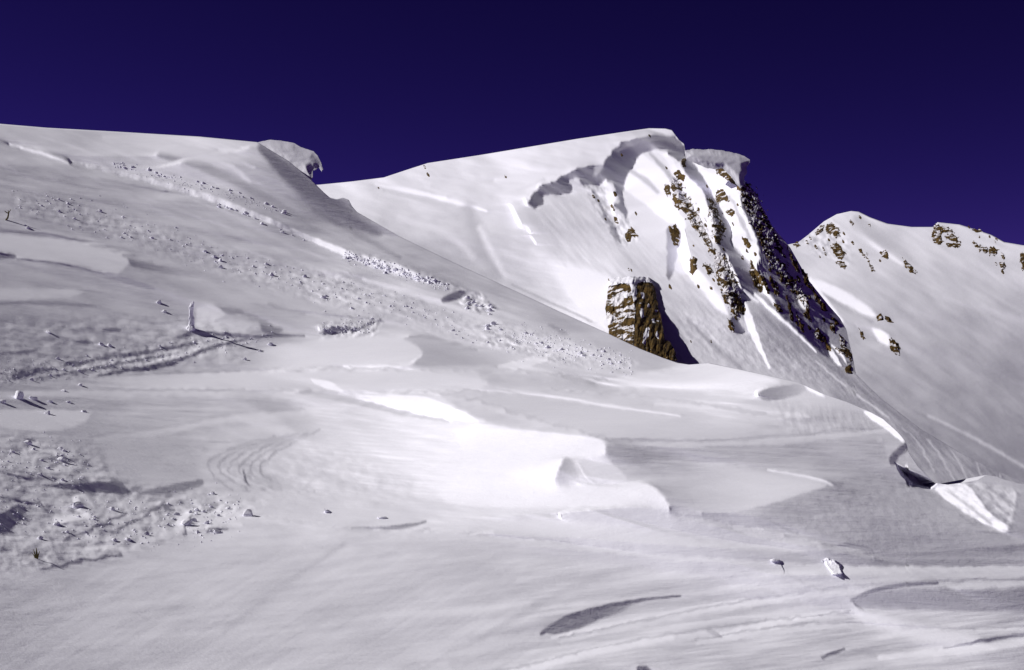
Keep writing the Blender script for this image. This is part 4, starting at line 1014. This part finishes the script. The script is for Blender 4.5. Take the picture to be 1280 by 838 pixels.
# the tilted bright slab, lower right
o = relief_solid('snow_slab', [(1027, 699), (1036, 698), (1048, 702), (1051, 709), (1054, 718), (1046, 720), (1040, 719), (1036, 711)], A.depth,
                 lambda sd, u, v: 1.0 + 0.4 * np.clip(u - 1026, 0, 30) * sstep(0, 2, sd) + 1.0 * fbm(u / 6, v / 5, 2), SNOW_CLOD, 1.0, 6.0, wob=1.4, wscale=5)
tag(o, 'bright tilted snow slab lying alone on the lower right snow', 'snow slab')

def along(pts, n, spread, rmin, rmax, label, group):
    P = np.asarray(pts, float); L = np.hypot(*np.diff(P, axis=0).T); cum = np.concatenate([[0], np.cumsum(L)])
    for k in range(n):
        t = random.uniform(0, cum[-1])
        u = np.interp(t, cum, P[:, 0]); v = np.interp(t, cum, P[:, 1]) + random.gauss(0, spread)
        clod(float(u), float(v), rmin + (rmax - rmin) * random.random() ** 2.2, label, group)
along([(150, 206), (200, 216), (270, 234), (330, 252), (352, 262)], 26, 1.8, 1.6, 3.4, 'small white clod in the upper string above the bright track', 'clods above the bright track')
along([(352, 262), (357, 266)], 2, 1.0, 3.4, 4.6, 'largest white clod at the end of the upper string', 'end clods of the upper string')
along([(270, 254), (330, 278), (380, 300)], 18, 1.5, 1.5, 3.0, 'small white clod just below the bright track', 'clods below the bright track')
along([(430, 318), (470, 332), (510, 343), (560, 358)], 40, 3.5, 1.5, 4.0, 'white clod in the tail of the bright track', 'clods in the track tail')
along([(20, 255), (60, 258), (140, 278), (220, 300)], 22, 9, 1.4, 4.2, 'small clod in the upper part of the long rubble strip', 'clods in the upper rubble strip')
along([(220, 300), (300, 330), (380, 352), (440, 368)], 24, 9, 1.4, 4.6, 'small clod in the middle part of the long rubble strip', 'clods in the middle rubble strip')
along([(578, 380), (600, 380), (616, 388)], 16, 4.5, 2.5, 5.0, 'bright clod in the heap beside the dark slot', 'clods beside the dark slot')
along([(600, 410), (680, 428), (790, 456)], 30, 8, 1.4, 4.6, 'bright clod in the lower rubble fan', 'clods in the lower rubble fan')
along([(440, 365), (500, 385), (560, 410), (640, 436)], 26, 6, 1.5, 3.0, 'small clod between the rubble strip and the pale drifts', 'clods above the pale drifts')
along([(10, 470), (100, 455), (200, 440), (300, 422)], 26, 6, 1.5, 3.2, 'crumb of snow kicked up beside the trodden track', 'crumbs beside the track')
along([(0, 570), (60, 575), (100, 585)], 16, 14, 2.0, 5.0, 'snow lump in the upper left of the trodden snow', 'lumps in the upper trodden snow')
along([(20, 660), (100, 655), (200, 650), (290, 640)], 34, 12, 2.0, 5.5, 'snow lump in the lower part of the trodden snow', 'lumps in the lower trodden snow')

def crumbs(name, strips, label):
    """fine crumbs nobody could count: one mesh"""
    V, Fc = [], []
    for pts, n, spread, rmin, rmax in strips:
        P = np.asarray(pts, float); L = np.hypot(*np.diff(P, axis=0).T); cum = np.concatenate([[0], np.cumsum(L)])
        for k in range(n):
            t = random.uniform(0, cum[-1])
            u = float(np.interp(t, cum, P[:, 0])); v = float(np.interp(t, cum, P[:, 1]) + random.gauss(0, spread))
            d = float(A.depth(u, v)); p = world(u, v, d); r = random.uniform(rmin, rmax) * d / F
            b = len(V)
            for a in ((1, 0, 0), (-1, 0, 0), (0, 1, 0), (0, -1, 0), (0, 0, .9), (0, 0, -.6)):
                V.append(tuple(p[i] + r * (a[i] + random.uniform(-.35, .35)) for i in range(3)))
            for f in ((0, 2, 4), (2, 1, 4), (1, 3, 4), (3, 0, 4), (2, 0, 5), (1, 2, 5), (3, 1, 5), (0, 3, 5)):
                Fc.append(tuple(b + i for i in f))
    o = mesh_from(name, V, Fc, SNOW_CLOD, False)
    tag(o, label, kind='stuff')
crumbs('snow_rubble', [([(15, 255), (60, 260), (140, 278), (220, 300), (300, 332), (430, 366)], 200, 11, .6, 1.4), ([(430, 318), (500, 340), (560, 360)], 300, 3, .6, 1.6), ([(430, 366), (520, 392), (640, 425), (790, 456)], 160, 11, .6, 1.4),
                       ([(640, 418), (790, 456)], 260, 8, .6, 1.6), ([(140, 204), (350, 264)], 160, 3, .5, 1.2), ([(0, 470), (180, 450), (340, 418)], 150, 8, .6, 1.3), ([(400, 414), (470, 404)], 90, 5, .7, 1.6),
                       ([(0, 640), (120, 655), (300, 645)], 260, 18, .7, 1.8), ([(0, 575), (110, 585)], 100, 14, .7, 1.6)], 'fine avalanche crumbs scattered over the slope and the trodden snow')

# ---- two bits of plant
PLANT, _t, _b = nt('dry_plant'); _b.inputs['Base Color'].default_value = (0.10, 0.085, 0.02, 1); _b.inputs['Roughness'].default_value = 0.8
_n = _t.nodes.new('ShaderNodeTexNoise'); _n.inputs['Scale'].default_value = 30
_r = _t.nodes.new('ShaderNodeValToRGB'); _r.color_ramp.elements[0].color = (0.05, 0.05, 0.012, 1); _r.color_ramp.elements[1].color = (0.2, 0.15, 0.03, 1)
_t.links.new(_n.outputs[0], _r.inputs[0]); _t.links.new(_r.outputs[0], _b.inputs['Base Color'])
def plant(name, u, v, stems, label, cat):
    root = bpy.data.objects.new(name, None); COL.objects.link(root); tag(root, label, cat)
    d = float(A.depth(u, v)); m = d / F; p = world(float(u), float(v), d)
    root.location = p
    for pts, r in stems:
        path = [(x * m, -0.3 * abs(x) * m, y * m) for x, y in pts]
        n = len(path)
        tube('stem', path, [r * m * (1 - 0.75 * k / (n - 1)) for k in range(n)], PLANT, 6, 0.1, root)
plant('grass_tuft', 45, 698, [([(0, -3), (-1, 4), (-3, 11)], 1.6), ([(0, -3), (1, 5), (0, 13)], 1.8), ([(1, -3), (3, 4), (5, 9)], 1.3), ([(0, -3), (-2, 3), (-5, 7)], 1.1)], 'tuft of dry yellow-green grass sticking out of the lower left snow', 'grass')
plant('shrub_twig', 8, 275, [([(-2, -3), (2, 3), (3, 8), (2, 12)], 1.6), ([(2, 8), (4, 10), (6, 13)], 1.2), ([(2, 8), (-2, 11), (-4, 11)], 1.2), ([(-2, -1), (-4, 0)], .8)], 'bare dark twig poking from the upper left slope', 'twig')
